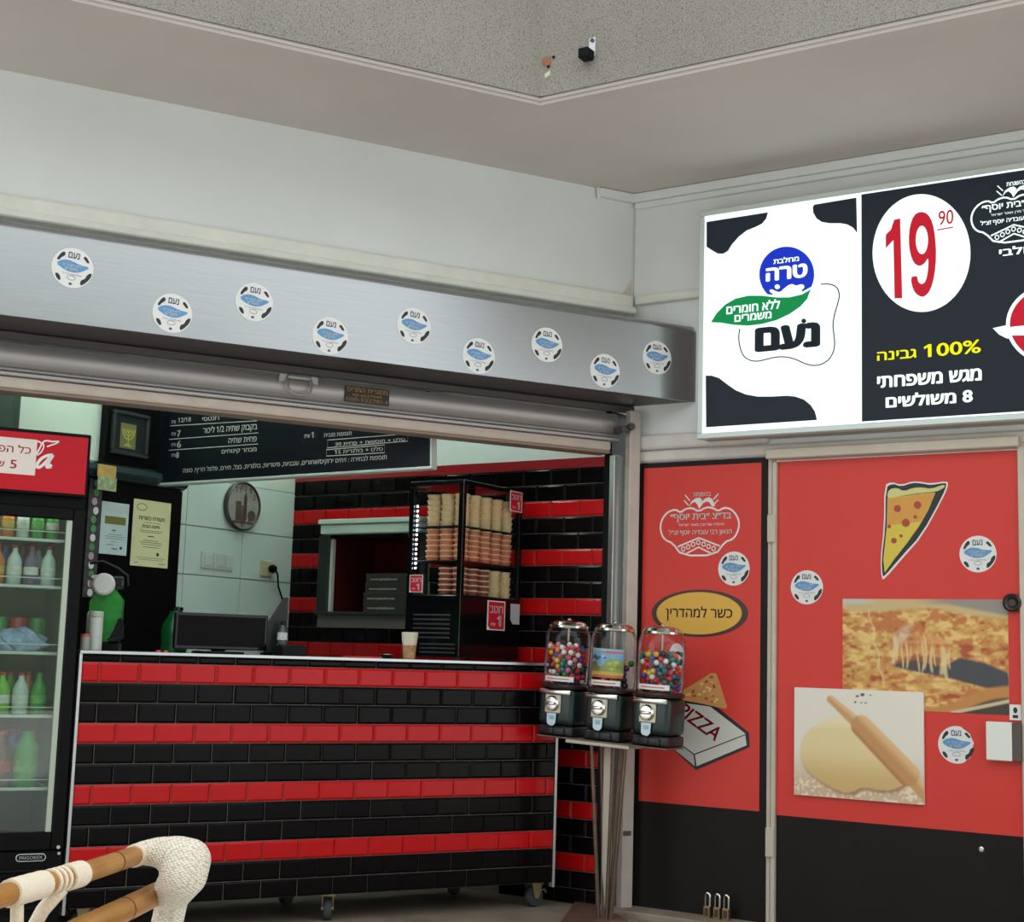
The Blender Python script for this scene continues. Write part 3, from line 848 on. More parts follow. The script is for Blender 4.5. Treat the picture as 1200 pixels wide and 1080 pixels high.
# prints on the first door (parts of the door)
cx, cz = FS.at(819, 618, PO)
ORG[d1.name] = Vector((0, 0, 0))
crown(d1, FS, cx, cz, (FS.at(866, 618, PO)[0] - FS.at(773, 618, PO)[0]) / 2, -PO, M_print_w)
ppoly(FS, pellipse(820.3, 718.4, 56.5, 27.8, 48), PO, M_dbrown, d1, 'oval_border', .0008)
ppoly(FS, pellipse(819.5, 718.4, 50, 24.8, 48), PO, M_yellow, d1, 'oval_fill', .0014)
ptext(FS, heb('כשר למהדרין'), (780.5, 727), (858.5, 710.5), PO, M_dbrown, d1, lift=.002, bold=.015)
zz = lambda pts: [(760 + x / 4.69, 680 + y / 4.69) for x, y in pts]
ppoly(FS, zz([(110, 905), (165, 880), (150, 640), (345, 680), (390, 705), (552, 835), (556, 915), (262, 1042)]), PO, M_print_b, d1, 'box_outline', .0008)
M_boxw = mat('grey_white_print', (206, 202, 196), 0.5); M_boxs = mat('grey_print', (184, 180, 176), 0.5)
ppoly(FS, zz([(165, 668), (340, 693), (535, 843), (252, 952), (165, 888)]), PO, M_boxw, d1, 'box_top_print', .0014)
ppoly(FS, zz([(165, 893), (248, 958), (255, 1020), (128, 915)]), PO, M_boxs, d1, 'box_side_print', .0014)
ppoly(FS, zz([(256, 958), (532, 850), (540, 905), (265, 1020)]), PO, M_boxw, d1, 'box_side_print', .0014)
a = FS.at(760 + 172 / 4.69, 680 + 695 / 4.69, PO); b = FS.at(760 + 385 / 4.69, 680 + 850 / 4.69, PO)
ang = math.atan2(b[1] - a[1], b[0] - a[0]); ln = math.hypot(b[0] - a[0], b[1] - a[1]); mx, mz = (a[0] + b[0]) / 2, (a[1] + b[1]) / 2
part('lettering', text_bm('PIZZA', mx - ln / 2, mz - .032, mx + ln / 2, mz + .032, -PO - .002, 0.02, ang, 0.25), mat('dark_red_print', (150, 26, 30), 0.5), d1)
ppoly(FS, zz([(175, 612), (250, 568), (345, 508), (372, 510), (400, 590), (432, 692), (424, 706), (300, 678), (175, 655)]), PO, mat('crust_print', (206, 146, 84), 0.5), d1, 'slice_print', .0022)
M_sauce = mat('sauce_print', (186, 72, 36), 0.5); M_cheese = mat('cheese_print', (232, 196, 120), 0.5)
for i in range(26):
    u, v = random.random(), random.random()
    if u + v > 1: u, v = 1 - u, 1 - v
    X = 195 + u * 160 + v * 205; Y = 640 - u * 120 + v * 38
    ppoly(FS, zz([(X + random.uniform(6, 13) * math.cos(q), Y + random.uniform(5, 10) * math.sin(q)) for q in (0, 1.2, 2.4, 3.6, 4.8)]), PO, M_sauce if i % 2 else M_cheese, d1, 'topping_print', .003)
sticker(FS, 860, 666, 0.0745, PO + .0006, 'round milk sticker on the first red door, between crown and yellow oval', 'round stickers on the red doors')
# white label half hidden behind the vending globe
cx, cz = FS.at(793, 770, PO)
t = thing('white_label', 'white round label on the red door, mostly hidden behind the right vending globe', 'label', FS, (cx, -PO, cz))
ORG[t.name] = Vector((0, 0, 0))
bm = NB(); prism(bm, ellipse(0, 0, .04, .062, 30), -.0008, 0); part('disc', bm, M_print_w, t)
bm = NB(); prism(bm, ellipse(.02, -.02, .012, .016, 12), -.0016, -.0008); part('blotch', bm, M_print_b, t)
# three padlocks at the foot of the first door
for px, py, which in ((829, 1064, 'left'), (840.5, 1064.5, 'middle'), (851, 1064.5, 'right')):
    cx, cz = FS.at(px, 1078, .06)
    t = thing('padlock', 'brass-edged padlock with tall steel shackle at the door foot, %s of three' % which, 'padlock', FS, (cx, -.06, 0.028), 'padlocks on the threshold')
    ORG[t.name] = Vector((0, 0, 0))
    bm = NB(); box(bm, -.015, .015, -.012, .012, 0, .048, .003, 2); part('body', bm, mat('padlock_brass', (156, 128, 92), 0.35, metal=0.8), t)
    bm = NB(); box(bm, -.009, .009, -.0128, -.011, .008, .04, .001); part('face_plate', bm, mat('padlock_dark', (60, 46, 38), 0.5), t)
    bm = NB(); tube(bm, [(-.010, 0, .046), (-.010, 0, .088)] + [(-.010 * math.cos(q * math.pi / 8), 0, .088 + .014 * math.sin(q * math.pi / 8)) for q in range(1, 8)] + [(.010, 0, .088), (.010, 0, .046)], .0045, 8)
    part('shackle', bm, M_chrome, t, True)

# second door with frame
EX0, EX1 = 1.385, 2.395
bm = NB(); box(bm, EX0, EX1, -0.008, 0.04, 0.03, 1.972)
d2 = struct('door_2', bm, M_doorblk, FS); ORG[d2.name] = Vector((0, 0, 0))
ez0 = FS.at(1040, 966.2, .01)[1]
bm = NB(); box(bm, EX0, EX1, -0.0095, -0.008, ez0, 1.972); struct('red_sheet', bm, M_doorred, parent=d2)
bm = NB(); box(bm, 1.342, 1.362, -0.02, 0.03, 0.028, 1.985, .003); box(bm, 1.3645, 1.383, -0.03, 0.03, 0.028, 1.972, .004)
box(bm, 1.345, 1.382, -0.036, -0.02, 0.30, 0.42, .003); box(bm, 1.345, 1.382, -0.036, -0.02, 1.62, 1.74, .003)
struct('door_frame', bm, M_beige, parent=d2)
bm = NB(); box(bm, 2.398, 2.425, -0.03, 0.03, 0.028, 1.985, .003); struct('door_frame', bm, M_beige, parent=d2)
sx, sz = FS.at(1150, 995, .01)
bm = NB(); lathe(bm, [(.012, -.008), (.011, -.012), (.006, -.014)], 14, (sx, 0, sz), 'Y'); struct('screw', bm, M_chrome, parent=d2)
rx_, rz_ = FS.at(1186, 706, .03)
bm = NB(); lathe(bm, [(.03, -.012), (.036, -.022), (.036, -.034), (.028, -.04), (.018, -.036), (.014, -.03)], 24, (rx_, 0, rz_), 'Y'); struct('door_handle', bm, mat('dark_bronze', (66, 58, 56), 0.3, metal=0.7), parent=d2, smooth=True)
bm = NB(); box(bm, 2.43, 3.45, -0.004, 0.05, 0.028, 1.985); struct('door_3', bm, M_doorblk, FS)
QO = 0.0098
sticker(FS, 945.5, 688, 0.072, QO, 'round milk sticker left of the two photos on the second red door', 'round stickers on the red doors')
sticker(FS, 1146, 649, 0.073, QO, 'round milk sticker above the pizza photo on the second red door', 'round stickers on the red doors')
sticker(FS, 1121, 872.5, 0.073, QO, 'torn round milk sticker below the pizza photo, beside the white box', 'round stickers on the red doors', torn=True)
# cut-out pizza slice decal (plain)
t = thing('pizza_slice_decal', 'pointed yellow pizza slice decal with a dark outline high on the red door', 'decal', FS, (1.85, -QO, 1.5))
q = lambda pts: [(970 + x / 7.2, 550 + y / 7.2) for x, y in pts]
ppoly(FS, q([(478, 130), (540, 105), (620, 130), (720, 98), (800, 105), (870, 118), (1000, 98), (1020, 120), (985, 220), (800, 560), (640, 740), (480, 925), (455, 925), (445, 760), (475, 480)]), QO, M_print_w, t, 'halo', .0006, 1)
ppoly(FS, q([(490, 150), (550, 118), (620, 145), (720, 110), (800, 118), (870, 132), (990, 112), (1005, 125), (970, 220), (790, 550), (620, 735), (475, 905), (462, 890), (455, 760), (488, 480)]), QO, M_print_b, t, 'outline', .0012, 1)
ppoly(FS, q([(505, 240), (660, 222), (800, 200), (910, 195), (850, 340), (770, 480), (670, 620), (560, 760), (482, 870), (470, 760), (498, 500)]), QO, mat('slice_yellow', (216, 190, 60), 0.45), t, 'slice', .0018)
ppoly(FS, q([(507, 245), (660, 226), (800, 204), (905, 200), (840, 350), (780, 440), (500, 470)]), QO, mat('slice_orange', (214, 150, 58), 0.45), t, 'slice_shade', .0022)
ppoly(FS, q([(500, 225), (520, 165), (590, 155), (640, 185), (720, 155), (800, 150), (870, 165), (985, 125), (990, 150), (915, 190), (800, 195), (640, 220), (520, 245)]), QO, mat('crust_yellow', (206, 202, 128), 0.45), t, 'crust', .0026, 1)
for x, y, r in ((590, 330, 30), (760, 300, 32), (660, 450, 34), (560, 600, 24), (520, 480, 16), (740, 400, 16), (620, 560, 14)):
    ppoly(FS, q(pellipse(x, y, r, r, 18)), QO, mat('pepperoni_print', (168, 62, 36), 0.45), t, 'topping', .0028)

# photo of a pizza
def pizza_img(w, h):
    U, V = np.meshgrid(np.linspace(0, 1, w), np.linspace(0, 1, h))
    n1 = value_noise(w, h, 12, 14, 1); n2 = value_noise(w, h, 26, 34, 2); n3 = value_noise(w, h, 60, 44, 3); n4 = value_noise(w, h, 9, 22, 9)
    img = np.zeros((h, w, 3)) + np.array((202, 148, 72))
    f = .45 * n1 + .35 * n2 + .2 * n3
    img = mixc(img, sstep(.40, .72, f), (232, 192, 118))
    img = mixc(img, .75 * sstep(.56, .34, .5 * n4 + .3 * n2 + .2 * n3), (190, 104, 48))
    img = mixc(img, .8 * sstep(.38, .20, .5 * n1 + .3 * n2 + .2 * n3), (166, 62, 36))
    top = .10 + .02 * np.sin(U * 9) + np.clip(U - .55, 0, 1) * .12
    img = mixc(img, sstep(top + .02, top - .02, V), (206, 176, 124))
    img = mixc(img, sstep(.045 + .1 * np.clip(U - .65, 0, 1) / .35 + .02, .02 + .1 * np.clip(U - .65, 0, 1) / .35, V) * sstep(.5, .2, np.abs(U - .9)) , (148, 138, 128))
    img = mixc(img, sstep(.06, .03, V) * sstep(.25, .1, U), (196, 190, 180))
    gap = poly_mask(U, V, [(.30, .60), (.45, .55), (.62, .60), (.72, .52), (.86, .56), (1, .64), (1, .78), (.86, .77), (.66, .70), (.42, .64)])
    img = mixc(img, blur(gap, 2), (66, 66, 70))
    img = mixc(img, blur(poly_mask(U, V, [(.3, .58), (.45, .50), (.62, .52), (.6, .60), (.45, .6)]), 3) * .6, (120, 62, 40))
    img = mixc(img, blur(poly_mask(U, V, [(.34, .36), (.5, .30), (.68, .40), (.66, .52), (.5, .50), (.36, .55)]), 6) * .5, (206, 120, 62))
    for u0, v0, v1, wd in ((.325, .34, .60, .011), (.345, .40, .56, .006), (.375, .42, .63, .005), (.40, .40, .63, .006), (.42, .45, .55, .004), (.47, .48, .66, .005), (.50, .38, .66, .005), (.515, .34, .63, .006), (.55, .42, .66, .008), (.57, .44, .60, .005), (.615, .42, .68, .015), (.64, .48, .72, .010), (.66, .46, .62, .006)):
        c = u0 + .006 * np.sin(V * 17 + u0 * 60) + .015 * (V - v0) * np.sin(u0 * 300)
        img = mixc(img, .85 * sstep(wd * 1.6, wd * .5, np.abs(U - c)) * sstep(v0 - .05, v0 + .03, V) * sstep(v1 + .02, v1 - .03, V), (228, 200, 146))
    img = mixc(img, .6 * sstep(.09, .02, np.hypot((U - .38), (V - .32) * .8 + (U - .38) * .9)), (226, 216, 196))
    cl = 1.02 - .22 * sstep(.5, 1.0, U)
    img = mixc(img, sstep(cl - .07, cl - .03, V) * (U > .4), (196, 132, 66))
    img = mixc(img, sstep(cl + .03, cl + .10, V) * (U > .4), (140, 78, 40))
    d2_ = 1.12 - .26 * sstep(.45, 1.0, U)
    img = mixc(img, sstep(d2_ - .02, d2_ + .02, V), (64, 52, 40))
    img = mixc(img, sstep(.025, .008, np.abs(V - (1.0 - .12 * (U - .68) / .32))) * (U > .66), (206, 190, 150))
    img = mixc(img, .6 * sstep(.010, .003, np.abs(U - .155 - .13 * V - .008 * np.sin(V * 28))) * (V < .80) * (V > .1), (232, 206, 156))
    return img
x0, z1 = FS.at(987.5, 701.5, .012); x1, z0 = FS.at(1183, 837.6, .012)
t = thing('pizza_photo', 'printed photo of a cheesy pizza with a slice pulled away, on the red door', 'poster', FS, ((x0 + x1) / 2, -QO, z0))
bm = NB(); box(bm, x0, x1, -.0118, -.0098, z0, z1); part('backing', bm, M_paper, t)
me = print_mesh('photo_print', x0, x1, z0, z1, -.0122, pizza_img(190, 140)); me.materials.append(M_photo)
me.transform(Matrix.Translation(-ORG[t.name])); link('photo_print', me, t)
# photo of dough and rolling pin
def dough_img(w, h):
    U, V = np.meshgrid(np.linspace(0, 1, w), np.linspace(0, 1, h))
    n1 = value_noise(w, h, 8, 8, 4); n2 = value_noise(w, h, 60, 50, 5)
    img = np.zeros((h, w, 3)) + np.array((232, 222, 208))
    img = mixc(img, sstep(.55, .95, V), (208, 178, 146))
    img = mixc(img, sstep(.7, .85, V) * sstep(.5, .75, n2), (236, 216, 190))
    dg = [(.04, .60), (.07, .44), (.20, .32), (.36, .24), (.50, .30), (.60, .42), (.74, .56), (.87, .72), (.86, .84), (.70, .91), (.54, .87), (.44, .95), (.32, .92), (.16, .82), (.07, .73)]
    dm = blur(poly_mask(U, V, smooth_poly(dg, 2)), 2)
    sh = blur(poly_mask(U, V, [(x + .015, y + .03) for x, y in smooth_poly(dg, 2)]), 5)
    img = mixc(img, sh * .8, (150, 104, 70))
    img = mixc(img, dm, (230, 208, 156))
    img = mixc(img, dm * sstep(.5, .9, V) * .8, (204, 164, 98))
    img = mixc(img, dm * sstep(.4, .28, V) * .6, (240, 228, 196))
    def caps(ax, ay, bx, by, ra, rb):
        asp = .82
        px, py = U - ax, (V - ay) * asp; dx, dy = bx - ax, (by - ay) * asp
        tt = np.clip((px * dx + py * dy) / (dx * dx + dy * dy), 0, 1)
        d = np.hypot(px - tt * dx, py - tt * dy); side = (px * dy - py * dx) / math.hypot(dx, dy)
        r = ra + (rb - ra) * tt
        return sstep(r + .008, r - .008, d), side / r
    for a in ((.29, .10, .47, .28, .028, .040), (.86, .72, 1.02, .92, .045, .05)):
        m_, s_ = caps(*a); img = mixc(img, m_, (206, 152, 98)); img = mixc(img, m_ * sstep(-.2, .8, s_), (226, 186, 136))
    m_, s_ = caps(.53, .33, .88, .74, .078, .085)
    img = mixc(img, m_, (198, 142, 86)); img = mixc(img, m_ * sstep(-.1, .9, s_), (228, 186, 134)); img = mixc(img, m_ * sstep(-.5, -1.0, s_) * .6, (156, 100, 56))
    for u, v, r in ((.54, .045, .02), (.50, .06, .015), (.485, .115, .012), (.53, .12, .01), (.565, .12, .01), (.6, .045, .007), (.68, .06, .006)):
        img = mixc(img, sstep(r, r * .6, np.hypot(U - u, (V - v) * 1.4)), (52, 46, 40))
    return img
x0, z1 = FS.at(931, 805, .024); x1, z0 = FS.at(1083, 943, .024)
t = thing('dough_photo', 'thick printed board showing dough and a rolling pin, overlapping the pizza photo', 'poster', FS, ((x0 + x1) / 2, -.0125, z0))
bm = NB(); box(bm, x0, x1, -.0235, -.0125, z0, z1); part('backing', bm, M_paper, t)
me = print_mesh('photo_print', x0, x1, z0, z1, -.024, dough_img(130, 110)); me.materials.append(M_photo)
me.transform(Matrix.Translation(-ORG[t.name])); link('photo_print', me, t)
# white lock box at the door edge
x0, z1 = FS.at(1155, 845, .05); x1, z0 = FS.at(1186, 892, .05); x2, _ = FS.at(1196, 870, .05)
t = thing('lock_box', 'small white lock box with a dark side strip at the door edge', 'box', FS, (x0, -QO, z0))
bm = NB(); box(bm, x0, x1, -.05, -QO, z0, z1, .003); part('body', bm, M_paper, t)
bm = NB(); box(bm, x1 + .0005, x2, -.048, -QO, z0, z1, .003); part('side_strip', bm, mat('strip_brown', (84, 72, 66), 0.5), t)
x0, z1 = FS.at(1183, 825, .013); x1, z0 = FS.at(1197, 844, .013)
t = thing('picture_card', 'tiny white card with a dark figure drawing above the white lock box', 'card', FS, (x0, -QO, z0))
bm = NB(); box(bm, x0, x1, -.0145, -.0125, z0, z1); part('backing', bm, M_paper, t)
bm = NB(); prism(bm, ellipse((x0 + x1) / 2, z1 - .022, .008, .012, 14), -.0152, -.0145); part('figure_print', bm, M_print_b, t)
bm = NB(); box(bm, x0 + .012, x1 - .012, -.0152, -.0145, z0 + .008, z0 + .02); part('figure_print', bm, M_print_b, t)

# ================================================================== SERVICE COUNTER
CX0, CX1, CZ0, CZ1, CD = -1.862, 0.268, 0.113, 1.064, 0.55
t = thing('service_counter', 'long counter with black and red striped tiles, standing on castors', 'counter', FC, (-0.8, 0.25, 0.113))
ORGc = ORG[t.name]
cbx = CX1 - 0.469 * CD / 0.883
foot = [(CX0, 0), (CX1, 0), (cbx, CD), (CX0, CD)]
bm = NB(); prism_z(bm, [(CX0 + .002, 0.0), (CX1 - .002, 0.0), (cbx, CD), (CX0 + .002, CD)], CZ0, CZ1)
body = part('body', bm, M_grout, t)
rows = []
for k in range(-1, 13):
    zt = 1.032 - k * ROW; zb = zt - ROW
    zt = min(zt, CZ1); zb = max(zb, CZ0)
    if zt - zb < .015: continue
    rows.append((zb, zt - zb, k % 3 == 0, k % 2 == 1))
ph, _ = FC.at(116, 790)
piv = bpy.data.objects.new('tile_facing', None)
class _P: pass
n0 = len(bpy.data.objects)
def lay_counter():
    before = set(o.name for o in bpy.data.objects)
    lay_tiles(t, CX0 + .006, CX1 - .006, rows, ph)
    for o in bpy.data.objects:
        if o.name not in before:
            o.matrix_basis = Matrix.Translation(-ORGc) @ o.matrix_basis
bpy.data.objects.remove(piv)
lay_counter()
bm = NB(); prism_z(bm, [(CX0 - .004, -.014), (CX1 + .008, -.014), (cbx + .01, CD + .01), (CX0 - .004, CD + .01)], CZ1 + .0005, CZ1 + .011)
part('worktop', bm, M_steel, t)
for x in (CX0, CX1):
    bm = NB(); box(bm, x - .006, x + .006, -.012, .02, CZ0 - .02, CZ1, .001); part('corner_trim', bm, M_steel, t)
def caster(x, y, a):
    bm = NB(); lathe(bm, [(.018, -.016), (.042, -.016), (.046, -.010), (.046, .010), (.042, .016), (.018, .016)], 22, (0, 0, .046), 'Y')
    R = Matrix.Translation((x, y, 0)) @ Matrix.Rotation(a, 4, 'Z')
    bm.transform(R); w = part('caster', bm, M_rub, t, True)
    bm = NB(); box(bm, -.034, .034, -.03, .03, .100, .113, .002)
    for s in (-.022, .022):
        prism(bm, [(-.03, .100), (.03, .100), (.012, .04), (-.012, .04)], s - .002, s + .002)
    lathe(bm, [(.008, -.026), (.008, .026)], 10, (0, 0, .046), 'Y')
    tube(bm, [(.02, -.02, .07), (.045, -.02, .075), (.055, -.02, .06)], .004, 6)
    bm.transform(R)
    off = ORG[t.name]
    for v in bm.verts: v.co -= off
    link('caster_fork', mesh_of('caster_fork', bm, mat('zinc', (186, 172, 136), 0.35, metal=0.8)), w)
for px, py, y, a in ((625, 1064, .07, 0.2), (383, 1077, .07, 1.2), (92, 1080, .10, .4)):
    x, _ = FC.at(px, py, -y); caster(x, y, a)
for x in (-1.7, -.8, .02): caster(x, .47, .7)

CT = CZ1 + .0115     # worktop height

# ------------------------------------------------ chilled display case
g = FC.w(FC.at(543, 772)[0], 0.05, CT)
FD = Frame(g.x, g.y, -33, 0)
FD2 = Frame(g.x, g.y, 57, 0)
CW = -FD.at(477, 660)[0]; CDp = FD2.at(611, 660)[0]
CT1 = CT
ztop = FD.at(545, 561)[1]; zglass = FD.at(545, 697)[1]
t = thing('display_case', 'black glass chilled display case full of sauce tubs on the counter', 'display case', FD, (-CW / 2, CDp / 2, CT1))
bm = NB(); box(bm, -CW, 0, 0, CDp, CT1 + .012, zglass, .004)
part('base_cabinet', bm, M_blackg, t)
bm = NB()
for a, b in ((-CW + .03, .03), (-.03, .03), (-CW + .03, CDp - .03), (-.03, CDp - .03)): lathe(bm, [(.014, 0), (.014, .014)], 10, (a, b, CT1 + .0002))
part('feet', bm, M_rub, t)
bm = NB(); box(bm, -CW, 0, 0, CDp, ztop - .022, ztop, .004); part('top_panel', bm, M_blackg, t)
pw = .026
for a, b in ((-CW, 0), (-pw, 0), (-CW, CDp - pw), (-pw, CDp - pw)):
    bm = NB(); box(bm, a, a + pw, b, b + pw, zglass, ztop - .022, .002); part('corner_post', bm, M_blackg, t)
bm = NB(); box(bm, -.0008, .0012, -.0012, .0008, CT1 + .02, ztop - .004); part('edge_trim', bm, M_chrome, t)
for (a, b, c, d) in ((-CW + pw, -pw, .004, .008), (-CW + pw, -pw, CDp - .008, CDp - .004)):
    bm = NB(); box(bm, a, b, c, d, zglass, ztop - .022); part('glass_pane', bm, M_plastic, t)
for (a, b, c, d) in ((-.008, -.004, pw, CDp - pw), (-CW + .004, -CW + .008, pw, CDp - pw)):
    bm = NB(); box(bm, a, b, c, d, zglass, ztop - .022); part('glass_pane', bm, M_plastic, t)
# vents
for k in range(6):
    z = CT1 + .095 + k * .020
    bm = NB(); box(bm, -CW + .05, -.05, -.004, 0, z, z + .008, .001); part('vent_slat', bm, mat('vent_grey', (44, 45, 48), 0.3), t)
for k in range(3):
    z = CT1 + .03 + k * .018
    bm = NB(); box(bm, -CW + .09, -.02, -.004, 0, z, z + .007, .001); part('vent_slat', bm, MATS['vent_grey'], t)
# led strip
la, lt = FD.at(487, 590); _, lb = FD.at(484, 668)
E_led = emis('led_white', (225, 232, 255), 14)
for k in range(14):
    z = lb + (lt - lb) * (k + .5) / 14
    bm = NB(); box(bm, -CW + pw + .006, -CW + pw + .013, .014, .020, z - .004, z + .004, .001); part('led', bm, E_led, t)
sh_z = [zglass + .004, FD.at(545, 655)[1] - .002, FD.at(545, 613)[1] - .006]
for z in sh_z:
    bm = NB(); box(bm, -CW + .012, -.012, .012, CDp - .012, z - .004, z, .001); part('shelf', bm, mat('shelf_dark', (40, 42, 46), 0.3), t)
# tubs
TUBC = {'cream': mat('cream_tub', (240, 216, 160), 0.4), 'orange': mat('orange_tub', (216, 130, 92), 0.4), 'red': mat('dark_red_tub', (150, 78, 66), 0.4)}
M_lid = mat('tub_lid', (232, 208, 166), 0.35)
nj = 5; pit = (CDp - .05) / nj; tr = min(pit * .47, .036)
th = {0: .0245, 1: .0245, 2: .0245}
TUBM = {}
def tub_mesh(key, h):
    if (key, h) in TUBM: return TUBM[(key, h)]
    bm = NB(); lathe(bm, [(tr * .80, 0), (tr * .92, h * .70), (tr, h * .72), (tr, h * .94), (tr * .94, h * .98)], 14)
    me = mesh_of('sauce_tub', bm, TUBC[key], True); me.materials.append(M_lid)
    for p in me.polygons:
        if p.center.z > h * .71: p.material_index = 1
    TUBM[(key, h)] = me
    return me
SHN = ['bottom', 'middle', 'top']
SHC = [{'r': ['red', 'red', 'red', 'cream', 'cream'], 'l': ['red']}, {'r': ['orange'] * 5, 'l': ['orange', 'orange']}, {'r': ['cream'] * 5, 'l': ['cream'] * 3}]
SHL = {'red': 'stack of dark red sauce tubs', 'cream': 'stack of cream coloured sauce tubs', 'orange': 'stack of orange sauce tubs'}
for si, z in enumerate(sh_z):
    up = (sh_z[si + 1] - .004) if si < 2 else (ztop - .022)
    nrow = int((up - z - .004) / th[si])
    nrow = min(nrow, 6)
    def put(x, y, c, n, side):
        for k in range(n):
            o = link('sauce_tub', tub_mesh(c, th[si]), None, FD.M @ Matrix.Translation((x + random.uniform(-.002, .002), y + random.uniform(-.002, .002), z + .0003 + k * th[si])))
            tag(o, '%s sauce tub, %s up in %s, %s shelf' % (c.replace('red', 'dark red'), ['lowest', 'second', 'third', 'fourth', 'fifth', 'sixth'][k], side, SHN[si]), 'tub', 'sauce tubs in the display case')
    for j, c in enumerate(SHC[si]['r']):
        put(-.012 - tr - .006, .024 + pit * (j + .5), c, nrow, ['the corner stack', 'second right-side stack', 'third right-side stack', 'fourth right-side stack', 'rearmost right-side stack'][j])
    for i, c in enumerate(SHC[si]['l']):
        xx = -.012 - tr - .006 - (i + 1) * (2 * tr + .004)
        if xx - tr > -CW + .02:
            put(xx, .024 + pit * .5, c, nrow - (i == len(SHC[si]['l']) - 1 and si == 2), ['first front stack left of the corner', 'second front stack left of the corner', 'third front stack left of the corner'][i])
# price tags on the case
M_tagred = mat('tag_red', (196, 24, 44), 0.4)
def sauce_tag(fr, lb, rt, off, label, small=True):
    x0, z0 = fr.at(*lb, off); x1, z1 = fr.at(*rt, off)
    t = thing('price_tag', label, 'tag', fr, ((x0 + x1) / 2, -off, z0), 'sauce price tags on the display case')
    w, h = x1 - x0, z1 - z0
    bm = NB(); box(bm, x0 - w * .06, x1 + w * .06, -off - .001, -off, z0 - h * .04, z1 + h * .04); part('card', bm, M_print_w, t)
    bm = NB(); prism(bm, [(x0 + w * .12, z0), (x1, z0), (x1, z1), (x0, z1), (x0, z0 + h * .12)], -off - .0018, -off - .001); part('red_print', bm, M_tagred, t)
    part('lettering', text_bm(heb('רוטב'), x0 + w * .08, z0 + h * .58, x1 - w * .08, z0 + h * .86, -off - .0026, .03), M_print_w, t)
    part('lettering', text_bm('1', x0 + w * .55, z0 + h * .10, x0 + w * .80, z0 + h * .50, -off - .0026, .04), M_print_w, t)
    part('lettering', text_bm(heb('ש״ח'), x0 + w * .16, z0 + h * .12, x0 + w * .44, z0 + h * .22, -off - .0026, .02), M_print_w, t)
sauce_tag(FD, (480.5, 693), (495, 674), 0.002, 'red sauce price tag at the left foot of the case glass')
sauce_tag(FD2, (598, 597.5), (611.5, 578), 0.002, 'red sauce price tag at the upper right corner of the display case')
sauce_tag(FD2, (571.5, 736.5), (591, 706), 0.002, 'larger red sauce price tag on the black base of the display case')
x0, z0 = FD2.at(598, 731, .002); x1, z1 = FD2.at(609, 708, .002)
bm = NB(); prism(bm, [(x0 + .02, z0), (x1, z0), (x1, z1), (x0, z1), (x0, z0 + .02)], -.003, -.001)
o = link('paper_note', mesh_of('paper_note', bm, mat('grey_paper', (178, 176, 180), 0.6)), None, FD2.M)
tag(o, 'small blank grey note beside the large red tag on the display case', 'note')

# ------------------------------------------------ small things on the counter
def on_counter(px, y):
    x, _ = FC.at(px, 765, -y); return x
def cup_thing(px, y):
    x = on_counter(px, y)
    t = thing('paper_cup', 'tall printed cup with whitish top standing beside the display case', 'cup', FC, (x, y, CT)); ORG[t.name] = Vector((0, 0, 0))
    bm = NB(); lathe(bm, [(.024, 0), (.026, .002), (.031, .060), (.030, .060)], 20); part('cup_body', bm, mat('cup_print', (168, 124, 84), 0.5, var=0.5, vscale=60), t, True)
    bm = NB(); lathe(bm, [(.031, .0602), (.036, .105), (.0365, .112), (.034, .116), (.012, .114)], 20); part('cup_top', bm, mat('cup_white', (206, 196, 176), 0.5, var=0.1, vscale=40), t, True)
cup_thing(479.5, .05)
x = on_counter(453, .08)
t = thing('ashtray', 'small shallow black bowl on the counter beside the cup', 'ashtray', FC, (x, .08, CT)); ORG[t.name] = Vector((0, 0, 0))
bm = NB(); lathe(bm, [(.016, 0), (.026, .008), (.031, .017), (.029, .018), (.020, .010), (.008, .009)], 20); part('bowl', bm, M_blackg, t, True)
bm = NB(); lathe(bm, [(.0312, .0175), (.0318, .0195), (.0295, .0195), (.0292, .0182)], 20); part('rim', bm, M_chrome, t, True)
x = on_counter(425, .10)
bm = NB(); box(bm, -.07, .07, -.05, .05, 0, .006, .002)
tag(link('counter_mat', mesh_of('counter_mat', bm, mat('mat_red', (206, 66, 70), 0.6)), None, FC.M @ Matrix.Translation((x, .10, CT))), 'thin pinkish red coin mat lying on the counter', 'mat')
# receipt printer
x = on_counter(340, .14)
t = thing('receipt_printer', 'low black receipt printer on the counter right of the dark screen', 'printer', FC, (x, .14, CT)); ORG[t.name] = Vector((0, 0, 0))
bm = NB(); box(bm, -.056, .056, -.05, .07, 0, .042, .004, 2); part('body', bm, M_black, t)
bm = NB(); box(bm, -.05, .05, -.04, .02, .0425, .047, .003); part('lid', bm, M_blackg, t)
# bottle behind the printer
x = on_counter(330, .27)
t = thing('sanitiser_bottle', 'small clear bottle with a black and white label behind the printer', 'bottle', FC, (x, .27, CT)); ORG[t.name] = Vector((0, 0, 0))
bm = NB(); lathe(bm, [(.02, 0), (.022, .004), (.022, .10), (.012, .118), (.009, .13)], 16); part('bottle_body', bm, mat('smoke_plastic', (70, 76, 76), 0.2), t, True)
bm = NB(); lathe(bm, [(.0225, .066), (.0225, .098)], 16, closed_ends=False); part('bottle_label', bm, mat('label_grey', (190, 196, 190), 0.5, var=0.5, vscale=90), t, True)
bm = NB(); lathe(bm, [(.0224, .03), (.0224, .045)], 16, closed_ends=False); part('bottle_band', bm, mat('salmon', (208, 110, 96), 0.5), t, True)
bm = NB(); lathe(bm, [(.011, .1302), (.011, .145), (.006, .148)], 12); part('cap', bm, M_blackg, t, True)
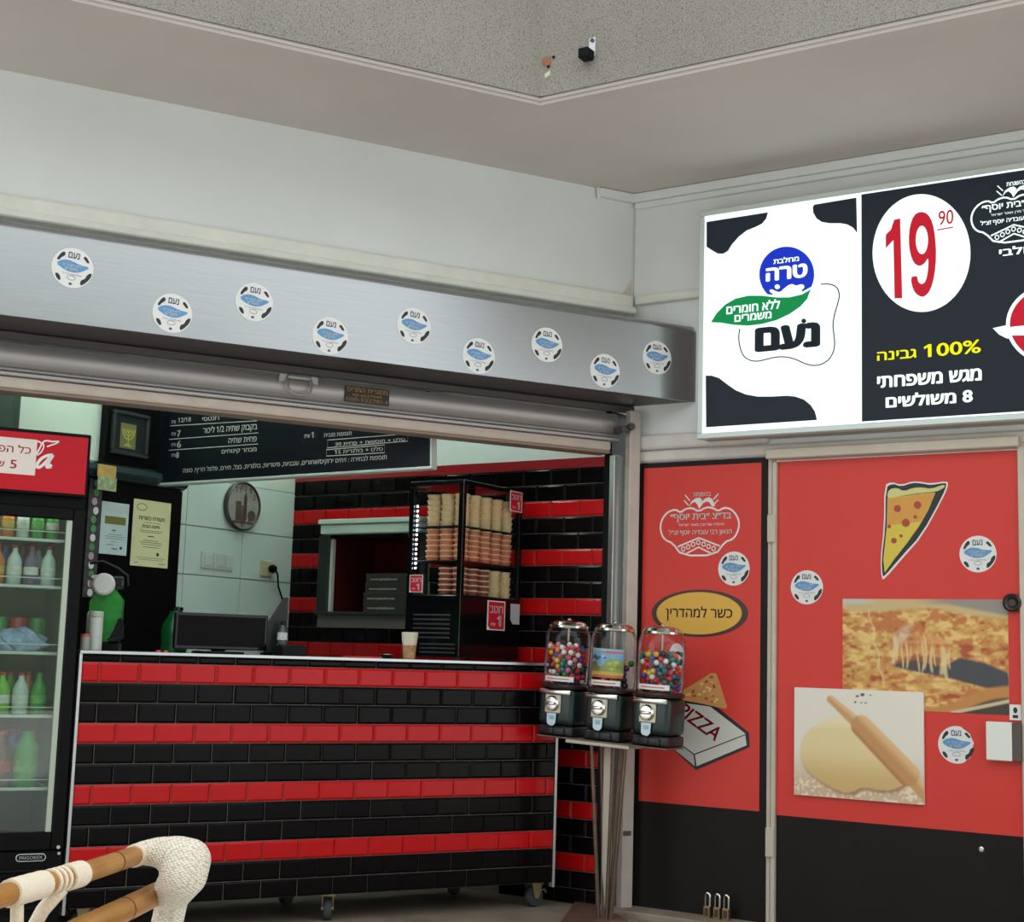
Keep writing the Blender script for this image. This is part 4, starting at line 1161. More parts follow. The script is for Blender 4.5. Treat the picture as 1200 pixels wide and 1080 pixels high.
# till screen
xa, za = FC.at(206, 716.5, -.24); xb, zb = FC.at(315, 720, -.24)
t = thing('till_screen', 'wide black till screen standing on the counter before the white tiles', 'screen', FC, ((xa + xb) / 2, .24, CT))
bm = NB(); box(bm, xa, xb, .24, .265, CT + .016, za, .005, 2); part('panel', bm, M_blackg, t)
bm = NB(); box(bm, xa + .012, xb - .012, .2392, .2405, CT + .03, za - .012, .0003); part('display', bm, mat('dull_black_screen', (16, 14, 14), 0.3, var=0.2, vscale=14, spec=0.06), t)
bm = NB(); box(bm, (xa + xb) / 2 - .09, (xa + xb) / 2 + .09, .20, .36, CT + .0003, CT + .010, .003); box(bm, (xa + xb) / 2 - .03, (xa + xb) / 2 + .03, .266, .29, CT + .01, CT + .12, .004); part('stand', bm, M_black, t)
# dark hood at the right of the screen
xa2, z2 = FC.at(316, 735, -.30); xb2, z3 = FC.at(339, 700, -.30)
t = thing('card_terminal_hood', 'dark grey slanted hood rising between the till screen and the tiles', 'hood', FC, ((xa2 + xb2) / 2, .32, CT))
bm = NB(); prism(bm, [(xa2 - .01, CT + .0003), (xb2, CT + .0003), (xb2, z3), (xb2 - .012, z3), (xa2 - .01, z2)], .31, .34); part('shell', bm, mat('charcoal_plastic', (40, 42, 42), 0.4, spec=0.25), t)
bm = NB(); box(bm, xa2 - .02, xb2 + .01, .30, .35, CT + .0002, CT + .012, .003); part('base', bm, M_black, t)
# small jar and cup at the left end
for px, y, r, h, nm, lb, mm, capm in ((99, .06, .019, .062, 'spice_jar', 'small jar with a red lid at the left end of the counter', mat('jar_grey', (150, 150, 140), 0.3), mat('jar_red', (196, 70, 70), 0.4)),
                                      (110, .10, .028, .150, 'white_canister', 'tall white canister behind the red-lidded jar at the counter end', mat('canister_white', (190, 196, 186), 0.4), mat('canister_lid', (170, 176, 166), 0.4))):
    x = on_counter(px, y)
    t = thing(nm, lb, nm.split('_')[1], FC, (x, y, CT)); ORG[t.name] = Vector((0, 0, 0))
    bm = NB(); lathe(bm, [(r * .92, 0), (r, .003), (r, h * .85), (r * .9, h * .87)], 18); part('jar_body', bm, mm, t, True)
    bm = NB(); lathe(bm, [(r * 1.02, h * .872), (r * 1.02, h), (r * .9, h * 1.02)], 18); part('lid', bm, capm, t, True)
for px in (187, 196):
    x = on_counter(px, .03)
    bm = NB(); lathe(bm, [(.010, 0), (.011, .004), (.008, .007), (.003, .008)], 12)
    tag(link('bottle_cap', mesh_of('bottle_cap', bm, mat('cap_pink', (206, 70, 80), 0.4), True), None, FC.M @ Matrix.Translation((x, .05, CT))), 'tiny pinkish red cap lying on the counter left of the till screen', 'cap', 'caps by the till')

# juice dispenser
FJ = Frame(*(FC.w(on_counter(120, .22), .22, 0))[:2], 12)
t = thing('juice_dispenser', 'slush dispenser with bright green drink, round white cap and black spout', 'dispenser', FJ, (0, 0, CT)); ORG[t.name] = Vector((0, 0, 0))
bm = NB(); box(bm, -.065, .065, -.06, .16, 0, .035, .008, 2); part('base', bm, M_black, t)
bm = NB(); prism(bm, smooth_poly([(-.06, .036), (.045, .036), (.066, .09), (.066, .245), (-.06, .245)], 1), -.045, .14); part('green_drink', bm, mat('green_slush', (16, 128, 38), 0.25, var=0.25, vscale=25), t)
bm = NB(); box(bm, -.066, .07, -.05, .145, .25, .30, .01, 2); part('tank', bm, M_plastic, t)
bm = NB(); box(bm, -.065, -.01, -.085, -.05, .036, .155, .012, 2); part('front_panel', bm, mat('dispenser_white', (196, 202, 190), 0.4), t)
bm = NB(); lathe(bm, [(.036, -.085), (.044, -.078), (.044, -.06), (.03, -.05)], 26, (-.008, 0, .262), 'Y'); box(bm, -.06, .02, -.07, -.05, .278, .298, .006); part('round_cap', bm, mat('cap_grey', (200, 202, 194), 0.4), t, True)
bm = NB(); tube(bm, [(-.07, -.03, .345), (-.02, -.03, .355), (.04, -.03, .33), (.082, -.03, .30), (.084, -.03, .26)], .006, 8); part('lid_rim', bm, M_blackg, t, True)
bm = NB(); prism(bm, smooth_poly([(.02, .036), (.085, .04), (.08, .10), (.06, .14), (.045, .09)], 1), -.075, -.048); tube(bm, [(.02, -.078, .04), (.07, -.078, .06), (.078, -.078, .10), (.065, -.078, .125)], .006, 8); part('spout', bm, M_blackg, t, True)
# second green dispenser behind the screen
FJ2 = Frame(*(FC.w(on_counter(205, .40), .42, 0))[:2], 20)
t = thing('green_jug', 'dark green jug half hidden behind the left edge of the till screen', 'jug', FJ2, (0, 0, CT)); ORG[t.name] = Vector((0, 0, 0))
bm = NB(); lathe(bm, [(.05, 0), (.058, .02), (.058, .11), (.03, .16), (.026, .175)], 20); part('jug_body', bm, mat('dark_green', (14, 84, 36), 0.25), t, True)
bm = NB(); tube(bm, [(.055, 0, .04), (.085, 0, .06), (.085, 0, .10), (.055, 0, .12)], .007, 8); part('handle', bm, M_blackg, t, True)
bm = NB(); lathe(bm, [(.030, .1755), (.030, .19), (.012, .193)], 16); part('lid', bm, M_blackg, t, True)

# ================================================================== SERVING HATCH
t = thing('serving_hatch', 'dark framed serving hatch with pale roller box in the tiled wall', 'hatch', FS, ((HX0 + HX1) / 2, 0, HZ0))
M_hframe = mat('dark_green_frame', (34, 44, 44), 0.4)
bm = NB(); box(bm, HX0 - .075, HX0 - .003, -.03, .03, HZ0 - .012, HZ1, .003); part('side_frame', bm, M_hframe, t)
bm = NB(); box(bm, HX1 + .003, HX1 + .04, -.03, .03, HZ0 - .012, HZ1, .003); part('side_frame', bm, M_hframe, t)
bm = NB(); box(bm, HX0 - .002, HX0 + .014, -.02, .006, HZ0 + .002, HZ1 - .02, .002); part('white_jamb', bm, M_paper, t)
bm = NB(); box(bm, HX0 + .0005, HX0 + .008, .007, .339, HZ0 + .002, HZ1 - .001); box(bm, HX0 + .0005, HX1, .007, .339, HZ1 - .008, HZ1 - .0005); part('liner', bm, MATS['maroon_wall'], t)
bm = NB(); box(bm, HX0 - .06, HX1 + .04, -.06, .1, HZ0 - .016, HZ0 + .001, .003); part('sill', bm, M_hframe, t)
M_roll = mat('pale_roller_box', (204, 220, 210), 0.4)
bm = NB(); box(bm, HX0 - .03, HX1 + .04, -.075, -.012, HZ1 + .001, HZ1 + .05, .006, 2); part('roller_box', bm, M_roll, t)
bm = NB(); box(bm, HX0 - .04, HX1 + .045, -.085, -.012, HZ1 + .052, HZ1 + .078, .005, 2); part('roller_cap', bm, M_roll, t)
# pizza boxes on the sill
for k in range(4):
    xo = -.845 + (.012 if k >= 2 else 0) + random.uniform(-.003, .003)
    z = HZ0 + .0015 + k * .0485
    t = thing('pizza_box', 'black pizza carton with white web address on the hatch sill, %s of four stacked' % ['lowest', 'second', 'third', 'topmost'][k], 'pizza box', FS, (xo, -.05, z), 'pizza boxes stacked in the hatch')
    ORG[t.name] = Vector((0, 0, 0))
    bm = NB(); box(bm, 0, .30, 0, .33, 0, .046, .002); part('carton', bm, mat('carton_black', (52, 48, 44), 0.6, var=0.1), t)
    bm = NB(); box(bm, -.0012, .3012, -.0012, .331, .034, .0478, .001); part('lid', bm, MATS['carton_black'], t)
    part('lettering', text_bm('www.pizzahome', .025, .010, .20, .026, -.0012, .03), M_print_w, t)

# ================================================================== BACK WALL THINGS
# wall clock
cx, cz = FK.at(285.5, 593, .03)
t = thing('wall_clock', 'round wall clock with a city tower picture on the white tiles', 'clock', FK, (cx, -.0065, cz)); ORG[t.name] = Vector((0, 0, 0))
R = .126
bm = NB(); lathe(bm, [(R * .96, 0), (R * 1.0, -.006), (R, -.026), (R * .95, -.032), (R * .91, -.026), (R * .91, -.02), (R * .5, -.0185)], 40, axis='Y'); part('rim', bm, mat('clock_rim', (62, 58, 56), 0.35), t, True)
bm = NB(); lathe(bm, [(R * .905, -.0205), (.01, -.0212)], 40, axis='Y'); part('face', bm, mat('clock_face', (150, 146, 138), 0.5, var=0.2, vscale=25), t)
def cp(pts, nm, m):
    b = NB(); prism(b, [(x * R, z * R) for x, z in pts], -.0228, -.0214); part(nm, b, m, t)
M_cl = mat('clock_print', (82, 70, 66), 0.5); M_cl2 = mat('clock_print_red', (112, 76, 70), 0.5)
cp([(.02, -.55), (.02, .35), (.12, .62), (.2, .35), (.2, -.55)], 'tower_print', MATS['clock_print'])
cp([(-.42, -.6), (-.42, .18), (-.12, .18), (-.12, -.6)], 'bus_print', M_cl)
cp([(-.1, -.62), (-.1, .02), (.16, .02), (.16, -.62)], 'box_print', M_cl2)
cp(ellipse(.5, -.35, .22, .22, 16), 'wheel_print', M_cl)
cp([(-.7, -.7), (.7, -.7), (.6, -.62), (-.6, -.62)], 'ground_print', M_cl)
for s, a in (('12', 90), ('1', 62), ('2', 34), ('11', 118), ('4', -30), ('5', -58), ('6', -90)):
    aa = math.radians(a); x, z = .74 * R * math.cos(aa), .74 * R * math.sin(aa)
    part('numeral', text_bm(s, x - .011 * len(s), z - .014, x + .011 * len(s), z + .014, -.0218, .01), M_cl, t)
# switches and socket
for k, px in enumerate((242, 256.5, 267)):
    cx, cz = FK.at(px, 656 + k * 1.5, .01)
    t = thing('wall_switch', 'white wall switch plate in a row of three on the white tiles, %s' % ['left one', 'middle one', 'right one'][k], 'switch', FK, (cx, -.0065, cz), 'switches on the white tiles'); ORG[t.name] = Vector((0, 0, 0))
    bm = NB(); box(bm, -.038, .038, -.008, 0, -.042, .042, .003); part('plate', bm, mat('switch_white', (204, 212, 206), 0.35), t)
    bm = NB(); box(bm, -.022, .022, -.012, -.0085, -.028, .028, .002); part('rocker', bm, MATS['switch_white'], t)
cx, cz = FK.at(311, 666, .01)
t = thing('wall_socket', 'yellowed wall socket with a black plug and cord near the tile corner', 'socket', FK, (cx, -.0065, cz)); ORG[t.name] = Vector((0, 0, 0))
bm = NB(); box(bm, -.04, .04, -.012, 0, -.042, .042, .004); part('plate', bm, mat('yellowed', (198, 192, 150), 0.4), t)
bm = NB(); lathe(bm, [(.02, -.013), (.024, -.03), (.016, -.045)], 14, (.03, 0, 0), 'Y'); part('plug', bm, M_blackg, t, True)
bm = NB(); tube(bm, [(.03, -.045, 0), (.045, -.05, -.03), (.06, -.045, -.09), (.10, -.04, -.15), (.14, -.03, -.2), (.15, -.02, -.33)], .005, 8); part('cord', bm, M_blackg, t, True)

# black cabinet wall with certificates
FX = -.866
t = thing('tall_cabinet', 'tall black glossy cabinet panel left of the white tiles, hung with certificates', 'cabinet', FK, (-1.3, 0, 0))
bm = NB(); box(bm, -1.95, FX, -.05, -.007, 0, 1.845, .003); part('front_panel', bm, M_black, t)
bm = NB(); extrude_x(bm, [(-.05, 1.847), (-.075, 1.86), (-.088, 1.885), (-.080, 1.91), (-.055, 1.925), (-.007, 1.925), (-.007, 1.847)], -1.95, FX); part('rounded_top', bm, mat('cabinet_painted_sheen', (70, 88, 94), 0.15, metal=0.6), t, True)  # black top rail; its bluish highlight is put into the base colour
cax, _ = FK.at(125, 500, .05); cbx_, _ = FK.at(180, 500, .05)
bm = NB(); box(bm, cax, cbx_ + .12, -.05, -.007, 1.926, 2.6, .003); part('upper_panel', bm, M_black, t)
# framed emblem
x0, z1 = FK.at(131.5, 479, .055); x1, z0 = FK.at(171, 538, .055)
t = thing('framed_emblem', 'black framed gold candelabrum emblem high on the black panel', 'picture frame', FK, ((x0 + x1) / 2, -.05, z0))
fr = .018
bm = NB()
for a in ((x0, x1, z0, z0 + fr), (x0, x1, z1 - fr, z1), (x0, x0 + fr, z0 + fr, z1 - fr), (x1 - fr, x1, z0 + fr, z1 - fr)): box(bm, a[0], a[1], -.072, -.05, a[2], a[3], .004)
part('frame', bm, mat('frame_dark', (52, 56, 58), 0.25), t)
bm = NB(); box(bm, x0 + fr, x1 - fr, -.058, -.0505, z0 + fr, z1 - fr); part('mount', bm, mat('mount_black', (24, 30, 32), 0.4), t)
ex, ez = FK.at(150, 511, .059); hw, hh = .047, .058
bm = NB(); box(bm, ex - hw, ex + hw, -.061, -.058, ez - hh, ez + hh); part('plaque', bm, mat('plaque', (128, 128, 92), 0.35, metal=0.3), t)
bm = NB()
for k in (1, 2, 3):
    ribbon(bm, [(ex + hw * .26 * k * math.cos(math.pi + math.pi * j / 10), ez + .01 + hh * .28 * k * math.sin(math.pi + math.pi * j / 10) * 1.0 + hh * .4) for j in range(11)], .007, -.063, -.061)
box(bm, ex - .004, ex + .004, -.063, -.061, ez - hh * .7, ez + hh * .55); prism(bm, [(ex - .026, ez - hh * .85), (ex + .026, ez - hh * .85), (ex + .012, ez - hh * .6), (ex - .012, ez - hh * .6)], -.063, -.061)
part('emblem_print', bm, mat('emblem_gold', (200, 184, 96), 0.35, metal=0.4), t)
# certificates
def sheet(lb, rt, off, nm, label, m, draw):
    x0, z0 = FK.at(*lb, off); x1, z1 = FK.at(*rt, off)
    t = thing(nm, label, 'certificate', FK, ((x0 + x1) / 2, -off, z0), 'certificates on the black panel')
    bm = NB(); box(bm, x0, x1, -off - .0015, -off, z0, z1); part('sheet', bm, m, t)
    draw(t, x0, x1, z0, z1, -off - .0015)
    return t
M_ink = mat('ink', (96, 98, 84), 0.6)
def lines(t, x0, x1, z0, z1, y, rws):
    for a, b, c, h in rws:
        w_, h_ = x1 - x0, z1 - z0
        bm = NB(); box(bm, x0 + a * w_, x0 + b * w_, y - .0006, y, z0 + c * h_, z0 + (c + h) * h_); part('text_line', bm, M_ink, t)
def cert_a(t, x0, x1, z0, z1, y):
    w_, h_ = x1 - x0, z1 - z0
    part('heading', text_bm(heb('תעודת כשרות'), x0 + .15 * w_, z0 + .70 * h_, x0 + .85 * w_, z0 + .755 * h_, y - .0008, .02), M_print_b, t)
    part('heading', text_bm(heb('פיצה הבית'), x0 + .25 * w_, z0 + .585 * h_, x0 + .72 * w_, z0 + .63 * h_, y - .0008, .02), M_print_b, t)
    lines(t, x0, x1, z0, z1, y, [(.3, .75, .66, .008), (.2, .8, .54, .008), (.22, .78, .515, .008), (.42, .58, .45, .018), (.3, .7, .39, .008), (.22, .8, .36, .008), (.25, .8, .33, .008), (.3, .75, .29, .008), (.15, .9, .13, .006), (.2, .85, .10, .006), (.1, .2, .05, .01), (.75, .93, .05, .01)])
    bm = NB(); ribbon(bm, ellipse(x0 + .22 * w_, z0 + .89 * h_, .13 * w_, .05 * h_, 20), .003, y - .0008, y, True); part('seal', bm, M_ink, t)
    bm = NB(); box(bm, x0 + .68 * w_, x0 + .74 * w_, y - .0008, y, z0 + .17 * h_, z0 + .22 * h_); part('stamp', bm, M_print_b, t)
def cert_b(t, x0, x1, z0, z1, y):
    w_, h_ = x1 - x0, z1 - z0
    bm = NB(); box(bm, x0 + .14 * w_, x0 + .90 * w_, y - .0008, y, z0 + .58 * h_, z0 + .73 * h_); part('olive_band', bm, mat('olive', (126, 122, 60), 0.5), t)
    lines(t, x0, x1, z0, z1, y, [(.35, .75, .67, .012), (.45, .65, .62, .012), (.42, .55, .45, .025), (.3, .8, .38, .008), (.18, .9, .34, .008), (.2, .85, .30, .008), (.4, .6, .24, .008), (.25, .5, .18, .01), (.45, .65, .10, .02)])
    bm = NB(); box(bm, x0 + .74 * w_, x0 + .82 * w_, y - .0008, y, z0 + .11 * h_, z0 + .16 * h_); part('stamp', bm, M_print_b, t)
    bm = NB(); prism(bm, [(x0 + .03 * w_, z0 + .80 * h_), (x0 + .4 * w_, z0 + .84 * h_), (x0 + .7 * w_, z0 + .79 * h_), (x0 + .97 * w_, z0 + .82 * h_), (x0 + .97 * w_, z0 + .97 * h_), (x0 + .03 * w_, z0 + .97 * h_)], y - .0008, y); part('glossy_print', bm, mat('sleeve_gloss', (206, 214, 214), 0.15), t)
sheet((152, 662), (200.5, 590), .052, 'tall_certificate', 'tall cream kosher certificate on the black panel', M_cream, cert_a)
sheet((115.5, 648), (151.5, 591), .052, 'pale_certificate', 'shorter pale blue certificate with olive band on the black panel', mat('blue_paper', (196, 214, 216), 0.5), cert_b)
for lb, rt, m, lab in (((113.5, 557), (136, 546.5), mat('card_gold', (196, 160, 90), 0.5, var=0.25, vscale=30), 'small golden card above the certificates on the black cabinet'), ((113.5, 573), (136.5, 560.5), mat('card_green', (160, 170, 130), 0.5, var=0.5, vscale=40), 'small mottled green card under the golden one on the black cabinet')):
    x0, z0 = FK.at(*lb, .095); x1, z1 = FK.at(*rt, .095)
    bm = NB(); box(bm, x0, x1, -.098, -.096, z0, z1)
    # a short bracket carries the card off the rounded top
    box(bm, (x0 + x1) / 2 - .01, (x0 + x1) / 2 + .01, -.096, -.045, (z0 + z1) / 2 - .003, (z0 + z1) / 2 + .003)
    tag(link('price_card', mesh_of('price_card', bm, m), None, FK.M), lab, 'card')
x0, z1 = FK.at(106, 560, .056); x1, z0 = FK.at(111.5, 700, .056)
t = thing('sticker_strip', 'narrow strip of floral stickers hanging between fridge and certificates', 'strip', FK, ((x0 + x1) / 2, -.05, z0))
bm = NB(); box(bm, x0, x1, -.056, -.0505, z0, z1); part('strip', bm, mat('strip_dark', (70, 66, 70), 0.5, var=0.5, vscale=40), t)
for k in range(13):
    z = z0 + (z1 - z0) * (k + .5) / 13
    bm = NB(); prism(bm, ellipse((x0 + x1) / 2 + random.uniform(-.006, .006), z, .016, .018, 7, random.random()), -.058, -.056)
    part('flower_print', bm, (M_print_w, mat('pinkish', (190, 160, 170), 0.5), mat('leaf_green', (90, 150, 90), 0.5))[k % 3 if k != 7 else 2], t)
# dark green cupboard at the far left
ux0, uz0 = FK.at(-60, 520, .1); ux1, uz1 = FK.at(29, 440, .1)
t = thing('wall_cupboard', 'dark green wall cupboard at the far left above the drinks fridge', 'cupboard', FK, ((ux0 + ux1) / 2, -.0045, 2.0))
bm = NB(); box(bm, -2.7, ux1, -.09, -.0045, 1.95, 2.6, .003); part('body', bm, mat('cupboard_green', (54, 66, 60), 0.4), t)
bm = NB(); box(bm, -2.28, ux1 - .045, -.102, -.0905, 1.97, 2.58, .003); part('door', bm, mat('cupboard_green2', (62, 78, 70), 0.35), t)

# ================================================================== MENU BOARD
pl = FK.at(176, 566, .0); pL = FK.w(pl[0], -.10, 0)
pR = FS.w(.085, -.78, 0)
ang = math.degrees(math.atan2(pR.y - pL.y, pR.x - pL.x)); blen = (Vector((pR.x, pR.y)) - Vector((pL.x, pL.y))).length
tmpf = Frame(pL.x, pL.y, ang)
zl = tmpf.at(175, 566)[1]; zr = tmpf.at(505, 546)[1]; blen = tmpf.at(505, 546)[0]
FM = Frame(pL.x, pL.y, ang, zl, -math.atan2(zr - zl, blen))
bx0 = FM.at(175, 520)[0]
t = thing('menu_board', 'long black hanging menu board with white Hebrew prices behind the shutter', 'menu board', FM, (blen / 2, 0, 0))
bm = NB(); box(bm, bx0, blen, 0, .045, 0, .55, .002); part('panel', bm, mat('menu_black', (16, 21, 29), 0.35, spec=0.2), t)
bm = NB(); box(bm, bx0 - .008, blen + .008, -.008, .047, -.012, 0, .002); box(bm, bx0 - .008, bx0, -.008, .047, 0, .55); box(bm, blen, blen + .008, -.008, .047, 0, .55); part('frame', bm, M_frame, t)
bm = NB()
for x in (.2, blen - .2): tube(bm, [(x, .02, .55), (x, .02, 2.78 - zl)], .004, 6)
part('hanger', bm, M_dark_metal, t)
m8 = lambda x, y: (160 + x / 3.53, 460 + y / 3.53)
MW = M_print_w
def menu(s, a, b, bold=.02): ptext(FM, s, m8(*a), m8(*b), 0.0, MW, t, lift=.0008, bold=bold)
menu('12/18', (172, 124), (226, 100)); menu(heb('דונטסי'), (272, 118), (345, 96)); menu('7', (168, 183), (184, 155)); menu('6', (167, 228), (185, 198)); menu('8', (164, 270), (176, 245))
for y in (128, 178, 222, 266): menu(heb('ש״ח'), (145, y), (163, y - 14), .0)
menu(heb('בקבוק שתיה 1/2 ליטר'), (275, 177), (500, 123)); menu(heb('פחית שתיה'), (380, 210), (498, 180)); menu(heb('מבחר קינוחים'), (352, 258), (497, 226))
for a, b in (((140, 137), (500, 116)), ((136, 193), (504, 166)), ((134, 238), (503, 212))):
    p, q_ = FM.at(*m8(*a)), FM.at(*m8(*b))
    bm = NB(); ribbon(bm, [p, q_], .003, -.0008, 0); part('rule', bm, MW, t)
menu('1', (723, 188), (733, 162)); menu(heb('ש״ח'), (695, 188), (718, 172), .0)
menu(heb('תוספות מגבית'), (775, 184), (890, 160)); menu(heb('סלט + תוספות + פחית 20'), (822, 220), (1112, 184)); menu(heb('סלט + בולגרית 15'), (820, 254), (1020, 222))
for qd in (((790, 196), (1122, 170), (1122, 200), (790, 228)), ((786, 236), (1026, 216), (1026, 248), (786, 262))):
    bm = NB(); ribbon(bm, [FM.at(*m8(*p)) for p in qd], .003, -.0008, 0, True); part('rule', bm, MW, t)
menu(heb('תוספות לבחירה : זיתים ירוקים/שחורים, עגבניות, פיטריות, בולגרית, בצל, תירס, פלפל חריף, טונה'), (192, 337), (1036, 254), .02)

# interior tube lights (real fixtures on the shop ceiling)
E_tube = emis('tube_light', (228, 255, 240), 27.0)
for i, (x, y) in enumerate(((-.8, -.45), (-.85, -1.05), (-2.1, -.4))):
    t = thing('ceiling_tube_light', 'fluorescent tube fitting on the shop ceiling, %s' % ['nearest the tiled corner', 'nearest the opening', 'over the drinks fridge'][i], 'ceiling light', FK, (x, y, 2.74)); ORG[t.name] = Vector((0, 0, 0))
    bm = NB(); box(bm, -.62, .62, -.04, .04, .035, .06, .003); part('housing', bm, M_white, t)
    bm = NB(); tube(bm, [(-.58, 0, .015), (.58, 0, .015)], .014, 10); part('tube', bm, E_tube, t, True)

# ================================================================== DRINKS FRIDGE
pc = FC.w(CX0 - .018, -.005, 0)
FF = Frame(pc.x, pc.y, 27)
fw_ = 0.66; fd = 0.50; ftop = 1.905
gx0, gx1 = -fw_ + .045, -.048; gz0 = FF.at(0, 976)[1] - .0; gz1 = 1.565
t = thing('drinks_fridge', 'black glass-door drinks fridge with a red cola header, left of the counter', 'fridge', FF, (-fw_ / 2, fd / 2, 0))
bm = NB()
box(bm, -fw_, -fw_ + .04, .03, fd, .05, ftop); box(bm, -.04, 0, .03, fd, .05, ftop); box(bm, -fw_ + .04, -.04, fd - .03, fd, .05, ftop); box(bm, -fw_ + .04, -.04, .03, fd - .03, .05, .36); box(bm, -fw_ + .04, -.04, .03, fd - .03, 1.60, ftop)
part('cabinet', bm, M_black, t)
bm = NB()
for a in ((-.039, -.0), (-fw_, -fw_ + .039)): pass
box(bm, -.0485, -.0405, .04, fd - .031, .361, 1.599); box(bm, -fw_ + .0405, -fw_ + .0485, .04, fd - .031, .361, 1.599); box(bm, -fw_ + .049, -.049, fd - .038, fd - .0305, .361, 1.599)
part('liner', bm, mat('fridge_liner', (104, 120, 106), 0.4), t)
# door frame
bm = NB(); dz0, dz1 = .335, 1.615
box(bm, -.046, 0, -.012, .028, dz0, dz1, .004); box(bm, -fw_, -fw_ + .046, -.012, .028, dz0, dz1, .004); box(bm, -fw_ + .046, -.046, -.012, .028, dz0, gz0, .004); box(bm, -fw_ + .046, -.046, -.012, .028, gz1 + .005, dz1, .004)
door = part('door', bm, M_black, t)
bm = NB(); box(bm, -.068, -.047, -.004, .02, gz0, gz1 + .004, .002)
for v in bm.verts: v.co -= ORG[t.name]
link('gasket', mesh_of('gasket', bm, mat('gasket_pale', (176, 186, 166), 0.5)), door)
bm = NB(); box(bm, -fw_ + .047, -.047, .004, .010, gz0, gz1 + .004)
for v in bm.verts: v.co -= ORG[t.name]
link('glass_pane', mesh_of('glass_pane', bm, glassmat('fridge_glass', (0.86, 0.92, 0.88), 0.06)), door)
# header
hz0 = FF.at(60, 577)[1]; hz1 = FF.at(60, 506)[1]
bm = NB(); box(bm, -fw_, 0, -.01, .03, hz0 - .012, ftop, .004); part('header_frame', bm, M_black, t)
bm = NB(); box(bm, -fw_ + .01, -.012, -.014, -.0105, hz0, ftop - .014); part('header_panel', bm, M_fred, t)
HO = .0142
x0, _ = FF.at(-8, 560, HO); x1, _ = FF.at(42, 540, HO)
zz0 = FF.at(40, 557, HO)[1]; zz1 = FF.at(40, 515, HO)[1]
bm = NB(); box(bm, -fw_ + .14, x1, -.0158, -.0142, zz0, zz1); part('paper_notice', bm, mat('notice_paper', (226, 212, 204), 0.6), t)
M_notice = mat('notice_red', (206, 84, 74), 0.6)
part('lettering', text_bm(heb('כל הפריטים'), FF.at(-38, 530, HO)[0], FF.at(34, 532, HO)[1], FF.at(36, 530, HO)[0], FF.at(34, 522, HO)[1], -.0164, .01), M_notice, t)
part('lettering', text_bm('5', FF.at(11.5, 545, HO)[0], FF.at(12, 548.5, HO)[1], FF.at(19.5, 545, HO)[0], FF.at(20, 539, HO)[1], -.0164, .02), M_notice, t)
part('lettering', text_bm(heb('ש״ח'), FF.at(-18, 545, HO)[0], FF.at(4, 547, HO)[1], FF.at(5, 545, HO)[0], FF.at(4, 540, HO)[1], -.0164, .02), M_notice, t)
def fribbon(pts, w):
    b = NB(); ribbon(b, [FF.at(x / 6, 460 + y / 6, HO) for x, y in smooth_poly(pts, 2, False)], w, -HO - .0008, -HO); part('script_print', b, M_print_w, t)
fribbon([(250, 440), (275, 400), (300, 345), (330, 335), (365, 345), (415, 342)], .006)
fribbon([(330, 380), (360, 368), (395, 358), (415, 342)], .005)
fribbon([(250, 345), (275, 342), (290, 355)], .006)
fribbon([(262, 440), (290, 420), (310, 380), (300, 352)], .005)
fribbon([(372, 438), (330, 440), (285, 465), (258, 505), (262, 527), (285, 522), (320, 490), (352, 452)], .011)
fribbon([(372, 438), (345, 480), (325, 515), (335, 528), (362, 505)], .012)
fribbon([(245, 500), (250, 520), (245, 527)], .008)
bm = NB(); ribbon(bm, ellipse(*FF.at(355 / 6, 460 + 523 / 6, HO), .005, .005, 10), .0015, -HO - .0008, -HO, True); part('mark_print', bm, M_print_w, t)
# grille and badge
bm = NB(); box(bm, -fw_, 0, -.006, .028, .06, .333, .004); part('grille_panel', bm, M_black, t)
for k in range(6):
    z = .085 + k * .034
    bm = NB(); box(bm, -fw_ + .03, -.05, -.014, -.0065, z, z + .015, .003); part('grille_slat', bm, M_blackg, t)
bx_, bz_ = FF.at(36, 1004.5, .008)
bm = NB(); prism(bm, [(bx_ + math.copysign(.04, math.cos(a)) + .014 * math.cos(a), bz_ + .014 * math.sin(a)) for a in [2 * math.pi * (k + .5) / 24 for k in range(24)]], -.011, -.0065); part('badge', bm, M_frame, t)
bm = NB(); prism(bm, [(bx_ + math.copysign(.04, math.cos(a)) + .011 * math.cos(a), bz_ + .011 * math.sin(a)) for a in [2 * math.pi * (k + .5) / 24 for k in range(24)]], -.012, -.011); part('badge_fill', bm, M_black, t)
part('lettering', text_bm('FRIGOREX', bx_ - .042, bz_ - .006, bx_ + .042, bz_ + .006, -.0126, .03), M_frame, t)
bm = NB()
for a in (.06, .60): 
    for b in (.08, .42): lathe(bm, [(.025, .0), (.025, .05)], 12, (-a, b, 0))
part('feet', bm, M_rub, t)
bm = NB(); lathe(bm, [(.007, -.02), (.007, -.012)], 8, (-.02, 0, .345), 'Y'); lathe(bm, [(.006, -.018), (.006, -.006)], 8, (-.016, 0, .322), 'Y'); part('hinge_bolts', bm, M_chrome, t)
